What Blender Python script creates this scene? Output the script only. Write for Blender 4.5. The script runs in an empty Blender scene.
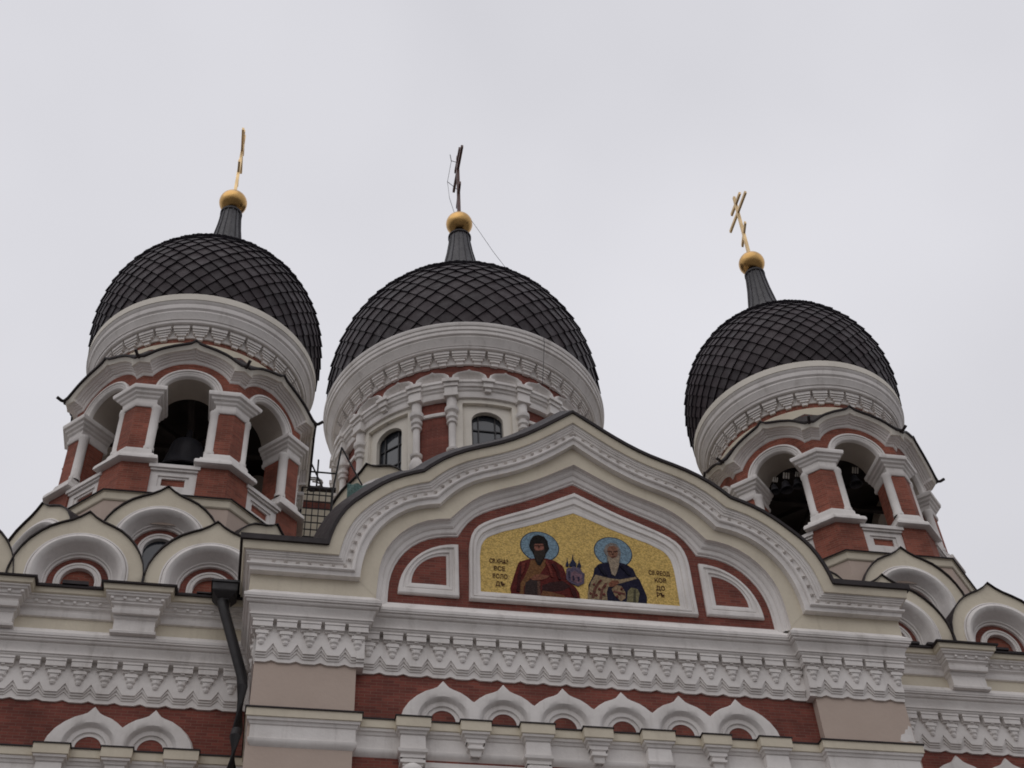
import bpy, math, random
from mathutils import Vector, Matrix
random.seed(7)
scene = bpy.context.scene
col = scene.collection
R = math.radians

# ------------------------------------------------------------------ camera, sky, sun, exposure
CAM = Vector((-7.3205, -25.4962, 1.6))
yaw, pitch, roll = -0.2261681, 0.7837596, -0.0623277
fw = Vector((-math.sin(yaw)*math.cos(pitch), math.cos(yaw)*math.cos(pitch), math.sin(pitch)))
rt = Vector((math.cos(yaw), math.sin(yaw), 0)); up = rt.cross(fw)
c_, s_ = math.cos(roll), math.sin(roll)
rt, up = rt*c_ + up*s_, up*c_ - rt*s_
cd = bpy.data.cameras.new('camera'); cam = bpy.data.objects.new('camera', cd); col.objects.link(cam)
cam.matrix_world = Matrix(((rt.x, up.x, -fw.x, CAM.x), (rt.y, up.y, -fw.y, CAM.y), (rt.z, up.z, -fw.z, CAM.z), (0, 0, 0, 1)))
cd.sensor_width = 36; cd.lens = 36*1322.175/1024; cd.clip_start = .1; cd.clip_end = 4000
scene.camera = cam

SUN_EL, SUN_AZ = 52, 215           # a thick overcast: the sun is only a brighter patch of cloud behind the camera
world = bpy.data.worlds.new('World'); scene.world = world; world.use_nodes = True
wn, wl = world.node_tree.nodes, world.node_tree.links
bg = wn['Background']; bg.inputs['Strength'].default_value = .1
sky = wn.new('ShaderNodeTexSky'); sky.sky_type = 'NISHITA'; sky.sun_disc = False
sky.sun_elevation = R(SUN_EL); sky.sun_rotation = R(SUN_AZ); sky.air_density = 1.5; sky.dust_density = 4
tc = wn.new('ShaderNodeTexCoord')
no = wn.new('ShaderNodeTexNoise'); no.inputs['Scale'].default_value = 1.7; no.inputs['Detail'].default_value = 4; no.inputs['Roughness'].default_value = .5
cr = wn.new('ShaderNodeValToRGB')
cr.color_ramp.elements[0].position = .32; cr.color_ramp.elements[0].color = (6.75, 6.72, 7.15, 1)
cr.color_ramp.elements[1].position = .68; cr.color_ramp.elements[1].color = (7.95, 7.9, 8.35, 1)
mx = wn.new('ShaderNodeMix'); mx.data_type = 'RGBA'; mx.inputs['Factor'].default_value = .97
wl.new(tc.outputs['Generated'], no.inputs['Vector']); wl.new(no.outputs['Fac'], cr.inputs['Fac'])
wl.new(sky.outputs['Color'], mx.inputs['A']); wl.new(cr.outputs['Color'], mx.inputs['B'])
sx_ = wn.new('ShaderNodeSeparateXYZ'); wl.new(tc.outputs['Generated'], sx_.inputs['Vector'])
gr_ = wn.new('ShaderNodeValToRGB'); e = gr_.color_ramp.elements       # overcast sky: darker towards the horizon
e[0].position = 0; e[0].color = (.44, .44, .44, 1); e[1].position = 1; e[1].color = (1.04, 1.04, 1.04, 1)
for p_, v_ in ((.3, .66), (.57, .91), (.72, 1.0), (.9, .98)):
    q_ = e.new(p_); q_.color = (v_, v_, v_, 1)
wl.new(sx_.outputs['Z'], gr_.inputs['Fac'])
ml = wn.new('ShaderNodeMix'); ml.data_type = 'RGBA'; ml.blend_type = 'MULTIPLY'; ml.inputs['Factor'].default_value = 1
wl.new(mx.outputs['Result'], ml.inputs['A']); wl.new(gr_.outputs['Color'], ml.inputs['B'])
wl.new(ml.outputs['Result'], bg.inputs['Color'])
sl = bpy.data.lights.new('sun', 'SUN'); sl.energy = .5; sl.angle = R(75); sl.color = (1, .96, .92)
so = bpy.data.objects.new('sun', sl); col.objects.link(so)
so.rotation_euler = (R(90-SUN_EL), 0, R(180-SUN_AZ)); so.location = (0, 0, 90)
vs = scene.view_settings
vs.view_transform = 'Standard'; vs.look = 'None'; vs.gamma = 1; vs.exposure = 0; vs.use_curve_mapping = False
scene.cycles.filter_width = 1.8; scene.cycles.max_bounces = 6; scene.cycles.diffuse_bounces = 4

# ------------------------------------------------------------------ materials
def newmat(name, color, rough=.8, metal=0.0, spec=.3):
    m = bpy.data.materials.new(name); m.use_nodes = True
    b = m.node_tree.nodes['Principled BSDF']
    b.inputs['Base Color'].default_value = (*color, 1); b.inputs['Roughness'].default_value = rough
    b.inputs['Metallic'].default_value = metal; b.inputs['Specular IOR Level'].default_value = spec
    return m, m.node_tree.nodes, m.node_tree.links, b
def wpos(n, l, scale):
    g = n.new('ShaderNodeNewGeometry'); mp = n.new('ShaderNodeMapping'); mp.inputs['Scale'].default_value = scale
    l.new(g.outputs['Position'], mp.inputs['Vector']); return mp.outputs['Vector']
def mixc(n, l, fac, a, b, mode='MIX'):
    k = n.new('ShaderNodeMix'); k.data_type = 'RGBA'; k.blend_type = mode
    for sock, v in (('Factor', fac), ('A', a), ('B', b)):
        if hasattr(v, 'default_value') or hasattr(v, 'is_linked'): l.new(v, k.inputs[sock])
        elif sock == 'Factor': k.inputs[sock].default_value = v
        else: k.inputs[sock].default_value = (*v, 1)
    return k.outputs['Result']
def ramp(n, l, src, p0, p1, v0=0, v1=1):
    r = n.new('ShaderNodeMapRange'); r.inputs['From Min'].default_value = p0; r.inputs['From Max'].default_value = p1
    r.inputs['To Min'].default_value = v0; r.inputs['To Max'].default_value = v1
    l.new(src, r.inputs['Value']); return r.outputs['Result']
def noise(n, l, scale, detail=4, rough=.55):
    t = n.new('ShaderNodeTexNoise'); t.inputs['Scale'].default_value = 1; t.inputs['Detail'].default_value = detail; t.inputs['Roughness'].default_value = rough
    l.new(wpos(n, l, scale), t.inputs['Vector']); return t.outputs['Fac']
def plaster(name, color, dirt, amt=.35, streak=.3, bump=.03):
    m, n, l, b = newmat(name, color, .85)
    blot = ramp(n, l, noise(n, l, (.9, .9, .9)), .42, .72)
    st = ramp(n, l, noise(n, l, (3.2, 3.2, .35), 5, .6), .55, .8, 0, streak)
    fine = ramp(n, l, noise(n, l, (14, 14, 14), 3), .3, .7, -.05, .05)
    k = n.new('ShaderNodeMath'); k.operation = 'MULTIPLY_ADD'; l.new(blot, k.inputs[0]); k.inputs[1].default_value = amt; l.new(st, k.inputs[2])
    k2 = n.new('ShaderNodeMath'); k2.operation = 'ADD'; k2.use_clamp = True; l.new(k.outputs[0], k2.inputs[0]); l.new(fine, k2.inputs[1])
    l.new(mixc(n, l, k2.outputs[0], color, dirt), b.inputs['Base Color'])
    bp = n.new('ShaderNodeBump'); bp.inputs['Strength'].default_value = .25; bp.inputs['Distance'].default_value = bump
    l.new(noise(n, l, (9, 9, 9), 5), bp.inputs['Height']); l.new(bp.outputs['Normal'], b.inputs['Normal'])
    return m
def brickmat(name, c1, c2, mortar):
    m, n, l, b = newmat(name, c1, .85)
    uv = n.new('ShaderNodeUVMap'); t = n.new('ShaderNodeTexBrick')
    l.new(uv.outputs['UV'], t.inputs['Vector'])
    t.inputs['Color1'].default_value = (*c1, 1); t.inputs['Color2'].default_value = (*c2, 1); t.inputs['Mortar'].default_value = (*mortar, 1)
    t.inputs['Scale'].default_value = 1; t.inputs['Mortar Size'].default_value = .006; t.inputs['Mortar Smooth'].default_value = .2
    t.inputs['Brick Width'].default_value = .26; t.inputs['Row Height'].default_value = .077; t.inputs['Bias'].default_value = -.1
    v = ramp(n, l, noise(n, l, (1.1, 1.1, 1.1), 5), .32, .72, .66, 1.22)
    cb = n.new('ShaderNodeCombineColor'); [l.new(v, cb.inputs[i]) for i in range(3)]
    l.new(mixc(n, l, 1.0, t.outputs['Color'], cb.outputs['Color'], 'MULTIPLY'), b.inputs['Base Color'])
    bp = n.new('ShaderNodeBump'); bp.inputs['Strength'].default_value = .5; bp.inputs['Distance'].default_value = .01; bp.invert = True
    l.new(t.outputs['Fac'], bp.inputs['Height']); l.new(bp.outputs['Normal'], b.inputs['Normal'])
    return m
WHITE = plaster('white stucco', (.80, .765, .735), (.49, .455, .425), .45, .6)
CREAM = plaster('cream plaster', (.69, .625, .50), (.49, .43, .34), .42, .4)
PALE = plaster('pale cream plaster', (.77, .725, .645), (.53, .49, .43), .35, .3)
PINK = plaster('beige render', (.52, .42, .355), (.44, .35, .295), .45, .15)
SOFF = plaster('shaded cream plaster', (.42, .37, .32), (.30, .26, .22), .4, .3)  # the cream plaster again, its colour darkened to stand for shade under the arches
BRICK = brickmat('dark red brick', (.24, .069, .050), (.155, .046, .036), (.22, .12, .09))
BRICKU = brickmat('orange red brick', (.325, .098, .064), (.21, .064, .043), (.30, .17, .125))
def metalpaint(name, c, rough, spec=.5, var=.5, scale=1.5):
    m, n, l, b = newmat(name, c, rough, 0, spec)
    v = ramp(n, l, noise(n, l, (scale,)*3, 5), .3, .7)
    l.new(mixc(n, l, v, tuple(x*(1-var*.5) for x in c), tuple(min(1, x*(1+var)) for x in c)), b.inputs['Base Color'])
    l.new(ramp(n, l, noise(n, l, (6, 6, 6), 4), .3, .7, rough-.08, rough+.12), b.inputs['Roughness'])
    return m
ROOF = metalpaint('brown roof metal', (.021, .015, .016), .55, .3)
def tilemat():
    m, n, l, b = newmat('dome tile metal', (.05, .045, .05), .5, 0, .25)
    g = n.new('ShaderNodeNewGeometry')
    v = n.new('ShaderNodeMapRange'); l.new(g.outputs['Random Per Island'], v.inputs['Value'])
    v.inputs['To Min'].default_value = 0; v.inputs['To Max'].default_value = 1
    l.new(mixc(n, l, v.outputs['Result'], (.025, .018, .021), (.054, .041, .046)), b.inputs['Base Color'])
    l.new(ramp(n, l, noise(n, l, (3, 3, 3), 4), .3, .7, .45, .7), b.inputs['Roughness'])
    return m
TILE = tilemat()
SEAM = metalpaint('dome seam metal', (.02, .016, .024), .5)  # seams and dome skin; also puts shade into the colour of scale edges
CONE = metalpaint('cone sheet metal', (.058, .056, .060), .5, .35, .4)
GOLD = metalpaint('gilded metal', (.56, .345, .13), .26); GOLD.node_tree.nodes['Principled BSDF'].inputs['Metallic'].default_value = 1
GILT = metalpaint('worn gilt bar', (.66, .49, .27), .45); GILT.node_tree.nodes['Principled BSDF'].inputs['Metallic'].default_value = 1
OLDGILT = metalpaint('tarnished bar', (.10, .045, .035), .5)
DARK = metalpaint('black iron', (.018, .016, .018), .55)
BRONZE = metalpaint('dark bronze', (.03, .03, .036), .4, .5)
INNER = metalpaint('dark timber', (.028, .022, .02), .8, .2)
ROPE = newmat('pale rope', (.55, .52, .47), .9)[0]
GLASS = newmat('window glass', (.035, .04, .05), .12, 0, .6)[0]
NET = plaster('green net', (.17, .27, .25), (.12, .19, .18), .5, .3)
def mosaicmat(name, c1, c2, rough=.45, cell=28, metal=0.0):
    m, n, l, b = newmat(name, c1, rough, metal, .4)
    t = n.new('ShaderNodeTexVoronoi'); t.inputs['Scale'].default_value = 1
    l.new(wpos(n, l, (cell,)*3), t.inputs['Vector'])
    sp = n.new('ShaderNodeSeparateColor'); l.new(t.outputs['Color'], sp.inputs['Color'])
    l.new(mixc(n, l, ramp(n, l, sp.outputs['Red'], .1, .9), c1, c2), b.inputs['Base Color'])
    l.new(ramp(n, l, sp.outputs['Green'], 0, 1, rough-.1, rough+.25), b.inputs['Roughness'])
    return m
GOLDM = mosaicmat('gold mosaic', (.39, .255, .055), (.70, .475, .125), .45, 34)
def mos(name, c, v=.35):
    m = mosaicmat(name, tuple(x*(1-v) for x in c), tuple(min(1, x*(1+v)) for x in c), .65, 34)
    m.node_tree.nodes['Principled BSDF'].inputs['Specular IOR Level'].default_value = .12
    return m
GROUND = plaster('grey cobbles', (.15, .14, .135), (.09, .085, .08), .6, 0)

# ------------------------------------------------------------------ mesh builder
class MB:
    def __init__(s, xf=None): s.v = []; s.f = []; s.xf = xf
    def pt(s, p):
        p = Vector(p)
        if s.xf is not None: p = s.xf @ p
        s.v.append(p); return len(s.v)-1
    def pts(s, P): return [s.pt(p) for p in P]
    def face(s, ids): s.f.append(list(ids))
    def grid(s, rows, cu=False, cv=False):
        I = [s.pts(r) for r in rows]; n = len(I); m = len(I[0])
        for i in range(n if cv else n-1):
            for j in range(m if cu else m-1):
                s.face((I[i][j], I[i][(j+1) % m], I[(i+1) % n][(j+1) % m], I[(i+1) % n][j]))
    def box(s, x0, x1, y0, y1, z0, z1):
        I = s.pts([(x, y, z) for z in (z0, z1) for x, y in ((x0, y0), (x1, y0), (x1, y1), (x0, y1))])
        for q in ((3, 2, 1, 0), (4, 5, 6, 7), (0, 1, 5, 4), (1, 2, 6, 5), (2, 3, 7, 6), (3, 0, 4, 7)): s.face([I[k] for k in q])
    def prism(s, poly, a, b, axis='y', caps=True):
        """poly extruded along y (poly in x,z) or z (poly in x,y)"""
        mk = (lambda p, t: (p[0], t, p[1])) if axis == 'y' else (lambda p, t: (p[0], p[1], t))
        A = s.pts([mk(p, a) for p in poly]); B = s.pts([mk(p, b) for p in poly]); n = len(poly)
        if caps: s.face(A); s.face(B[::-1])
        for i in range(n): s.face((A[i], B[i], B[(i+1) % n], A[(i+1) % n]))
    def lathe(s, prof, n, phase=0.0, a0=0.0, a1=2*math.pi, center=(0, 0)):
        full = abs(a1-a0-2*math.pi) < 1e-6
        rows = []
        for r, z in prof:
            rows.append([(center[0]+r*math.sin(a0+phase+(a1-a0)*k/n), center[1]-r*math.cos(a0+phase+(a1-a0)*k/n), z) for k in range(n if full else n+1)])
        s.grid(rows, cu=full)
    def oct(s, prof):  # octagon given by apothem
        k = 1/math.cos(R(22.5)); s.lathe([(a*k, z) for a, z in prof], 8, R(22.5))
    def sweep_plan(s, path, prof, closed=False, caps=True):
        """profile (out, z) carried along a plan path with mitred corners; out is to the right of travel"""
        n = len(path); P = [Vector(p) for p in path]; off = []
        for i in range(n):
            d0 = (P[i]-P[i-1]).normalized() if (i > 0 or closed) else None
            d1 = (P[(i+1) % n]-P[i]).normalized() if (i < n-1 or closed) else None
            if d0 is None: d0 = d1
            if d1 is None: d1 = d0
            n0 = Vector((d0.y, -d0.x)); n1 = Vector((d1.y, -d1.x)); m = (n0+n1).normalized()
            off.append(m/max(.3, m.dot(n0)))
        rows = [[(P[i].x+off[i].x*o, P[i].y+off[i].y*o, z) for i in range(n)] for o, z in prof]
        s.grid(rows, cu=closed)
        if caps and not closed:
            for i in (0, n-1):
                q = s.pts([r[i] for r in rows]); s.face(q)
    def arch(s, cx, cz, prof, legs=0.0, n=24, a0=0, a1=180, sx=1.0):
        """profile (radius, y) carried round an arch in the x,z plane, with straight legs below"""
        rows = []
        for r, y in prof:
            row = []
            if legs: row.append((cx+r*sx, y, cz-legs))
            row += [(cx+r*sx*math.cos(R(a0+(a1-a0)*k/n)), y, cz+r*math.sin(R(a0+(a1-a0)*k/n))) for k in range(n+1)]
            if legs: row.append((cx-r*sx, y, cz-legs))
            rows.append(row)
        s.grid(rows)
    def tube(s, pts, r, n=8):
        P = [Vector(p) for p in pts]; rows = []
        for i, p in enumerate(P):
            d = (P[min(i+1, len(P)-1)]-P[max(i-1, 0)]).normalized()
            a = d.cross(Vector((0, 0, 1))); a = a.normalized() if a.length > 1e-3 else Vector((1, 0, 0)); b = d.cross(a)
            rows.append([p+a*r*math.cos(2*math.pi*k/n)+b*r*math.sin(2*math.pi*k/n) for k in range(n)])
        s.grid(rows, cu=True)
        s.face(s.pts(rows[0])); s.face(s.pts(rows[-1]))
    def sphere(s, c, r, n=24, m=14, sz=1.0):
        rows = []
        for i in range(m+1):
            t = math.pi*i/m
            rows.append([(c[0]+r*math.sin(t)*math.cos(2*math.pi*k/n), c[1]+r*math.sin(t)*math.sin(2*math.pi*k/n), c[2]-r*math.cos(t)*sz) for k in range(n)])
        s.grid(rows, cu=True)
    def build(s, name, mat, parent=None, origin=(0, 0, 0), smooth=0):
        o = Vector(origin)
        me = bpy.data.meshes.new(name); me.from_pydata([tuple(v-o) for v in s.v], [], s.f); me.update()
        import bmesh
        bm = bmesh.new(); bm.from_mesh(me); bmesh.ops.remove_doubles(bm, verts=bm.verts, dist=1e-5)
        bmesh.ops.recalc_face_normals(bm, faces=bm.faces)
        uv = bm.loops.layers.uv.new('UVMap'); Z = Vector((0, 0, 1))
        for f in bm.faces:
            nn = f.normal
            if abs(nn.z) < .75:
                t = Z.cross(nn).normalized()
                for lp in f.loops: lp[uv].uv = (lp.vert.co.dot(t)+.13, lp.vert.co.z)
            else:
                for lp in f.loops: lp[uv].uv = (lp.vert.co.x, lp.vert.co.y)
        bm.to_mesh(me); bm.free()
        if smooth:
            me.shade_smooth(); me.set_sharp_from_angle(angle=R(smooth))
        me.materials.append(mat)
        ob = bpy.data.objects.new(name, me); col.objects.link(ob)
        if parent is not None: ob.parent = parent
        return ob
def thing(name, label, cat, loc, group=None):
    o = bpy.data.objects.new(name, None); col.objects.link(o); o.location = loc; o.empty_display_size = .5
    o['label'] = label; o['category'] = cat
    if group: o['group'] = group
    return o
def tag(o, label, cat, group=None):
    o['label'] = label; o['category'] = cat
    if group: o['group'] = group
    return o
def copy_tree(o, parent=None):
    c = o.copy(); col.objects.link(c)
    if parent is not None: c.parent = parent
    for ch in list(o.children): copy_tree(ch, c)
    return c
def turned(o, k, parent):          # a copy of a part turned k degrees about its thing's axis
    c = copy_tree(o, parent); c.rotation_euler = (0, 0, R(k)); return c
def lerp(a, b, t): return a+(b-a)*t
def interp(P, x):
    for (x0, z0), (x1, z1) in zip(P, P[1:]):
        if x0 <= x <= x1: return lerp(z0, z1, (x-x0)/(x1-x0) if x1 > x0 else 0)
    return P[0][1] if x < P[0][0] else P[-1][1]
def mirror(P): return P + [(-x, z) for x, z in P[::-1]][1:]     # curve ending on the axis, mirrored
def Rz(a): return Matrix.Rotation(R(a), 4, 'Z')

# ------------------------------------------------------------------ the ground
g = MB(); g.box(-1500, 1500, -1500, 1500, -.5, 0)
gr = g.build('ground', GROUND); gr['kind'] = 'structure'; gr['label'] = 'grey cobbled square in front of the church'

# ------------------------------------------------------------------ ogee gable (small): shared by church wings, tower bases and the main drum's base
OG = [(1.57, -.25), (1.565, .3), (1.49, .72), (1.38, 1.0), (1.24, 1.24), (1.06, 1.46), (.85, 1.65), (.6, 1.79), (.36, 1.90), (.18, 2.02), (0, 2.19)]
OGF = mirror(OG)
def ogee_gable(parent, loc, rot=0, depth=2.6, fill='brick', scale=1.0):
    m = MB(); n = len(OGF)
    # face plate with an arched recess cut into it
    half = [p for p in OGF]
    rr, cz = 1.19, .33
    inner = [(rr, -.25)] + [(rr*math.cos(R(a)), cz+rr*math.sin(R(a))) for a in range(0, 181, 9)] + [(-rr, -.25)]
    k = len(inner)
    out = []
    L = [0]
    for a, b in zip(OGF, OGF[1:]): L.append(L[-1]+math.hypot(b[0]-a[0], b[1]-a[1]))
    li = [0]
    for a, b in zip(inner, inner[1:]): li.append(li[-1]+math.hypot(b[0]-a[0], b[1]-a[1]))
    for q in li:
        t = q/li[-1]*L[-1]
        for i in range(n-1):
            if L[i] <= t+1e-9 <= L[i+1]+1e-6:
                w = (t-L[i])/(L[i+1]-L[i]); out.append((lerp(OGF[i][0], OGF[i+1][0], w), lerp(OGF[i][1], OGF[i+1][1], w))); break
    m.grid([[(x, 0, z) for x, z in out], [(x, 0, z) for x, z in inner], [(x, .05, z) for x, z in inner]])
    m.grid([[(x, 0, z) for x, z in OGF], [(x, depth, z) for x, z in OGF]])
    ob = m.build('ogee_gable', CREAM, parent, smooth=30)
    a = MB(); a.arch(0, cz, [(1.21, .03), (1.20, -.03), (1.165, -.035), (1.155, .0), (1.135, -.06), (1.06, -.09), (.99, -.06), (.94, .03), (.88, .17), (.82, .27), (.79, .28), (.775, .33), (.73, .34), (.72, .42)], legs=.6, n=28)
    a.build('archivolt', WHITE, ob, smooth=40)
    b = MB(); b.arch(0, cz, [(.74, .40), (.54, .40)], legs=.6, n=24); b.build('brick_ring', BRICK, ob)
    c = MB(); c.arch(0, cz, [(.565, .41), (.56, .34), (.51, .33), (.50, .36), (.45, .36), (.44, .33), (.405, .34), (.40, .52)], legs=.6, n=24); c.build('inner_archivolt', WHITE, ob, smooth=40)
    d = MB(); P = [(.43*math.cos(R(t)), cz+.43*math.sin(R(t))) for t in range(0, 181, 10)]; P = [(.43, -.28)]+P+[(-.43, -.28)]
    d.prism(P, .47, .6); d.build('niche_brick' if fill == 'brick' else 'niche_glass', BRICKU if fill == 'brick' else GLASS, ob)
    # thin sheet-metal roof that follows the outline
    r = MB(); OO = [(x*1.020, z+.032*(1 if z > 1 else .3)) for x, z in OGF]; II = [(x*1.004, z+.006) for x, z in OGF]
    r.grid([[(x, depth, z) for x, z in OO], [(x, -.07, z) for x, z in OO], [(x, -.07, z) for x, z in II], [(x, .02, z) for x, z in II]])
    r.build('gable_roof', ROOF, ob)
    ob.location = loc; ob.rotation_euler = (0, 0, R(rot)); ob.scale = (scale,)*3
    return ob

# ------------------------------------------------------------------ onion dome with diamond scales, neck, ball and cross
def dome_profile(R0, Rm, zm, H, n, m):
    L = [(R0+(Rm-R0)*math.sin(math.pi/2*k/6), zm*k/6) for k in range(7)]
    for i in range(1, 31):
        q = i/30*.985; L.append((Rm*(1-q**n)**(1/m), zm+H*q))
    return L
def dome(parent, O, z0, prof, N, neck, ball, lift):
    base = MB(); base.lathe([(r-.03, z0+z) for r, z in prof], 96); base.face(base.pts([(prof[0][0]*math.sin(t*.1745), -prof[0][0]*math.cos(t*.1745), z0) for t in range(36)]))
    d = base.build('dome', SEAM, parent, O, smooth=60)
    # arc-length table
    S = [0]
    for a, b in zip(prof, prof[1:]): S.append(S[-1]+math.hypot(b[0]-a[0], b[1]-a[1]))
    def at(s):
        s = max(0, min(S[-1], s))
        for i in range(len(S)-1):
            if s <= S[i+1]:
                w = (s-S[i])/(S[i+1]-S[i]); a, b = prof[i], prof[i+1]
                t = Vector((b[0]-a[0], b[1]-a[1])).normalized()
                return lerp(a[0], b[0], w), lerp(a[1], b[1], w), Vector((t.y, -t.x))
    m = MB(); ed = MB(); s = -.35; row = 0; da = math.pi/N
    while True:
        r0, _, _ = at(max(s, 0)); h = max(r0*da*1.02, .10)         # half height of a scale
        if s+2*h > S[-1] or r0 < neck[0][0]*1.05: break
        for k in range(N):
            a = 2*da*k+(da if row % 2 else 0)
            def P(ds, dang, out):
                r, z, nn = at(s+ds); r += nn.x*out; z += nn.y*out
                aa = a+dang
                return (r*math.sin(aa), -r*math.cos(aa), z0+z)
            j = 1+random.uniform(-.15, .15)
            T = [P(-h*1.06, 0, lift*j), P(0, da*.985, lift*.52*j), P(h*1.0, 0, .004), P(0, -da*.985, lift*.52*j)]
            m.face(m.pts(T))
            I = [P(-h*1.06, 0, lift*j-.002), P(0, da*.985, lift*.52*j-.002), P(0, -da*.985, lift*.52*j-.002)]
            B = [P(-h*1.0, 0, -.03), P(0, da*.98, -.03), P(0, -da*.98, -.03)]
            t = ed.pts(I); bb = ed.pts(B)
            ed.face((t[0], bb[0], bb[1], t[1])); ed.face((t[2], bb[2], bb[0], t[0]))
        s += h; row += 1
    m.build('scales', TILE, d, O); ed.build('scale_edges', SEAM, d, O)  # edge faces coloured darker than the scales, shade put into the colour
    nk = MB(); nk.lathe([(r, z) for r, z in neck], 16)
    nko = nk.build('neck', CONE, parent, O, smooth=25)
    se = MB()
    for k in range(14):
        a = 2*math.pi*k/14+.2
        se.tube([((r+.012)*math.sin(a), -(r+.012)*math.cos(a), z) for r, z in neck], .022, 5)
    se.build('seam', SEAM, nko, O)
    zt, rt_ = neck[-1][1], neck[-1][0]
    cl = MB(); cl.lathe([(rt_*.95, zt-.12), (rt_*1.12, zt-.08), (rt_*1.12, zt+.02), (rt_*.9, zt+.1)], 24); cl.build('collar', ROOF, nko, O, smooth=40)
    bz = ball[1]
    bl = MB(); bl.sphere((0, 0, bz), ball[0], 32, 20, .95); bo = bl.build('gilded_ball', GOLD, parent, O, smooth=60)
    return d
def cross(parent, O, zb, post, bar, half, short, shalf, low, lhalf, w, GILT=GILT):
    m = MB(); m.prism([(-w, zb), (w, zb), (w*.8, post), (-w*.8, post)], -w*1.1, w*1.1)
    c = m.build('cross', GILT, parent, O)
    for nm, z, hh, tilt in (('cross_bar', bar, half, 0), ('short_bar', short, shalf, 0), ('slanted_bar', low, lhalf, .85)):
        b = MB()
        b.grid([[(sx*w*.75, y, z-y*tilt+sz*w*1.25) for sx, sz in ((-1, -1), (1, -1), (1, 1), (-1, 1))] for y in (-hh, hh)], cu=True)
        for y in (-hh, hh): b.face(b.pts([(sx*w*.75, y, z-y*tilt+sz*w*1.25) for sx, sz in ((-1, -1), (1, -1), (1, 1), (-1, 1))]))
        b.build(nm, GILT, c, O)
    f = MB(); f.lathe([(w*2.6, zb-.02), (w*2.2, zb+.12), (w*1.2, zb+.3)], 12); f.build('cross_foot', GOLD, c, O, smooth=40)
    return c

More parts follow.
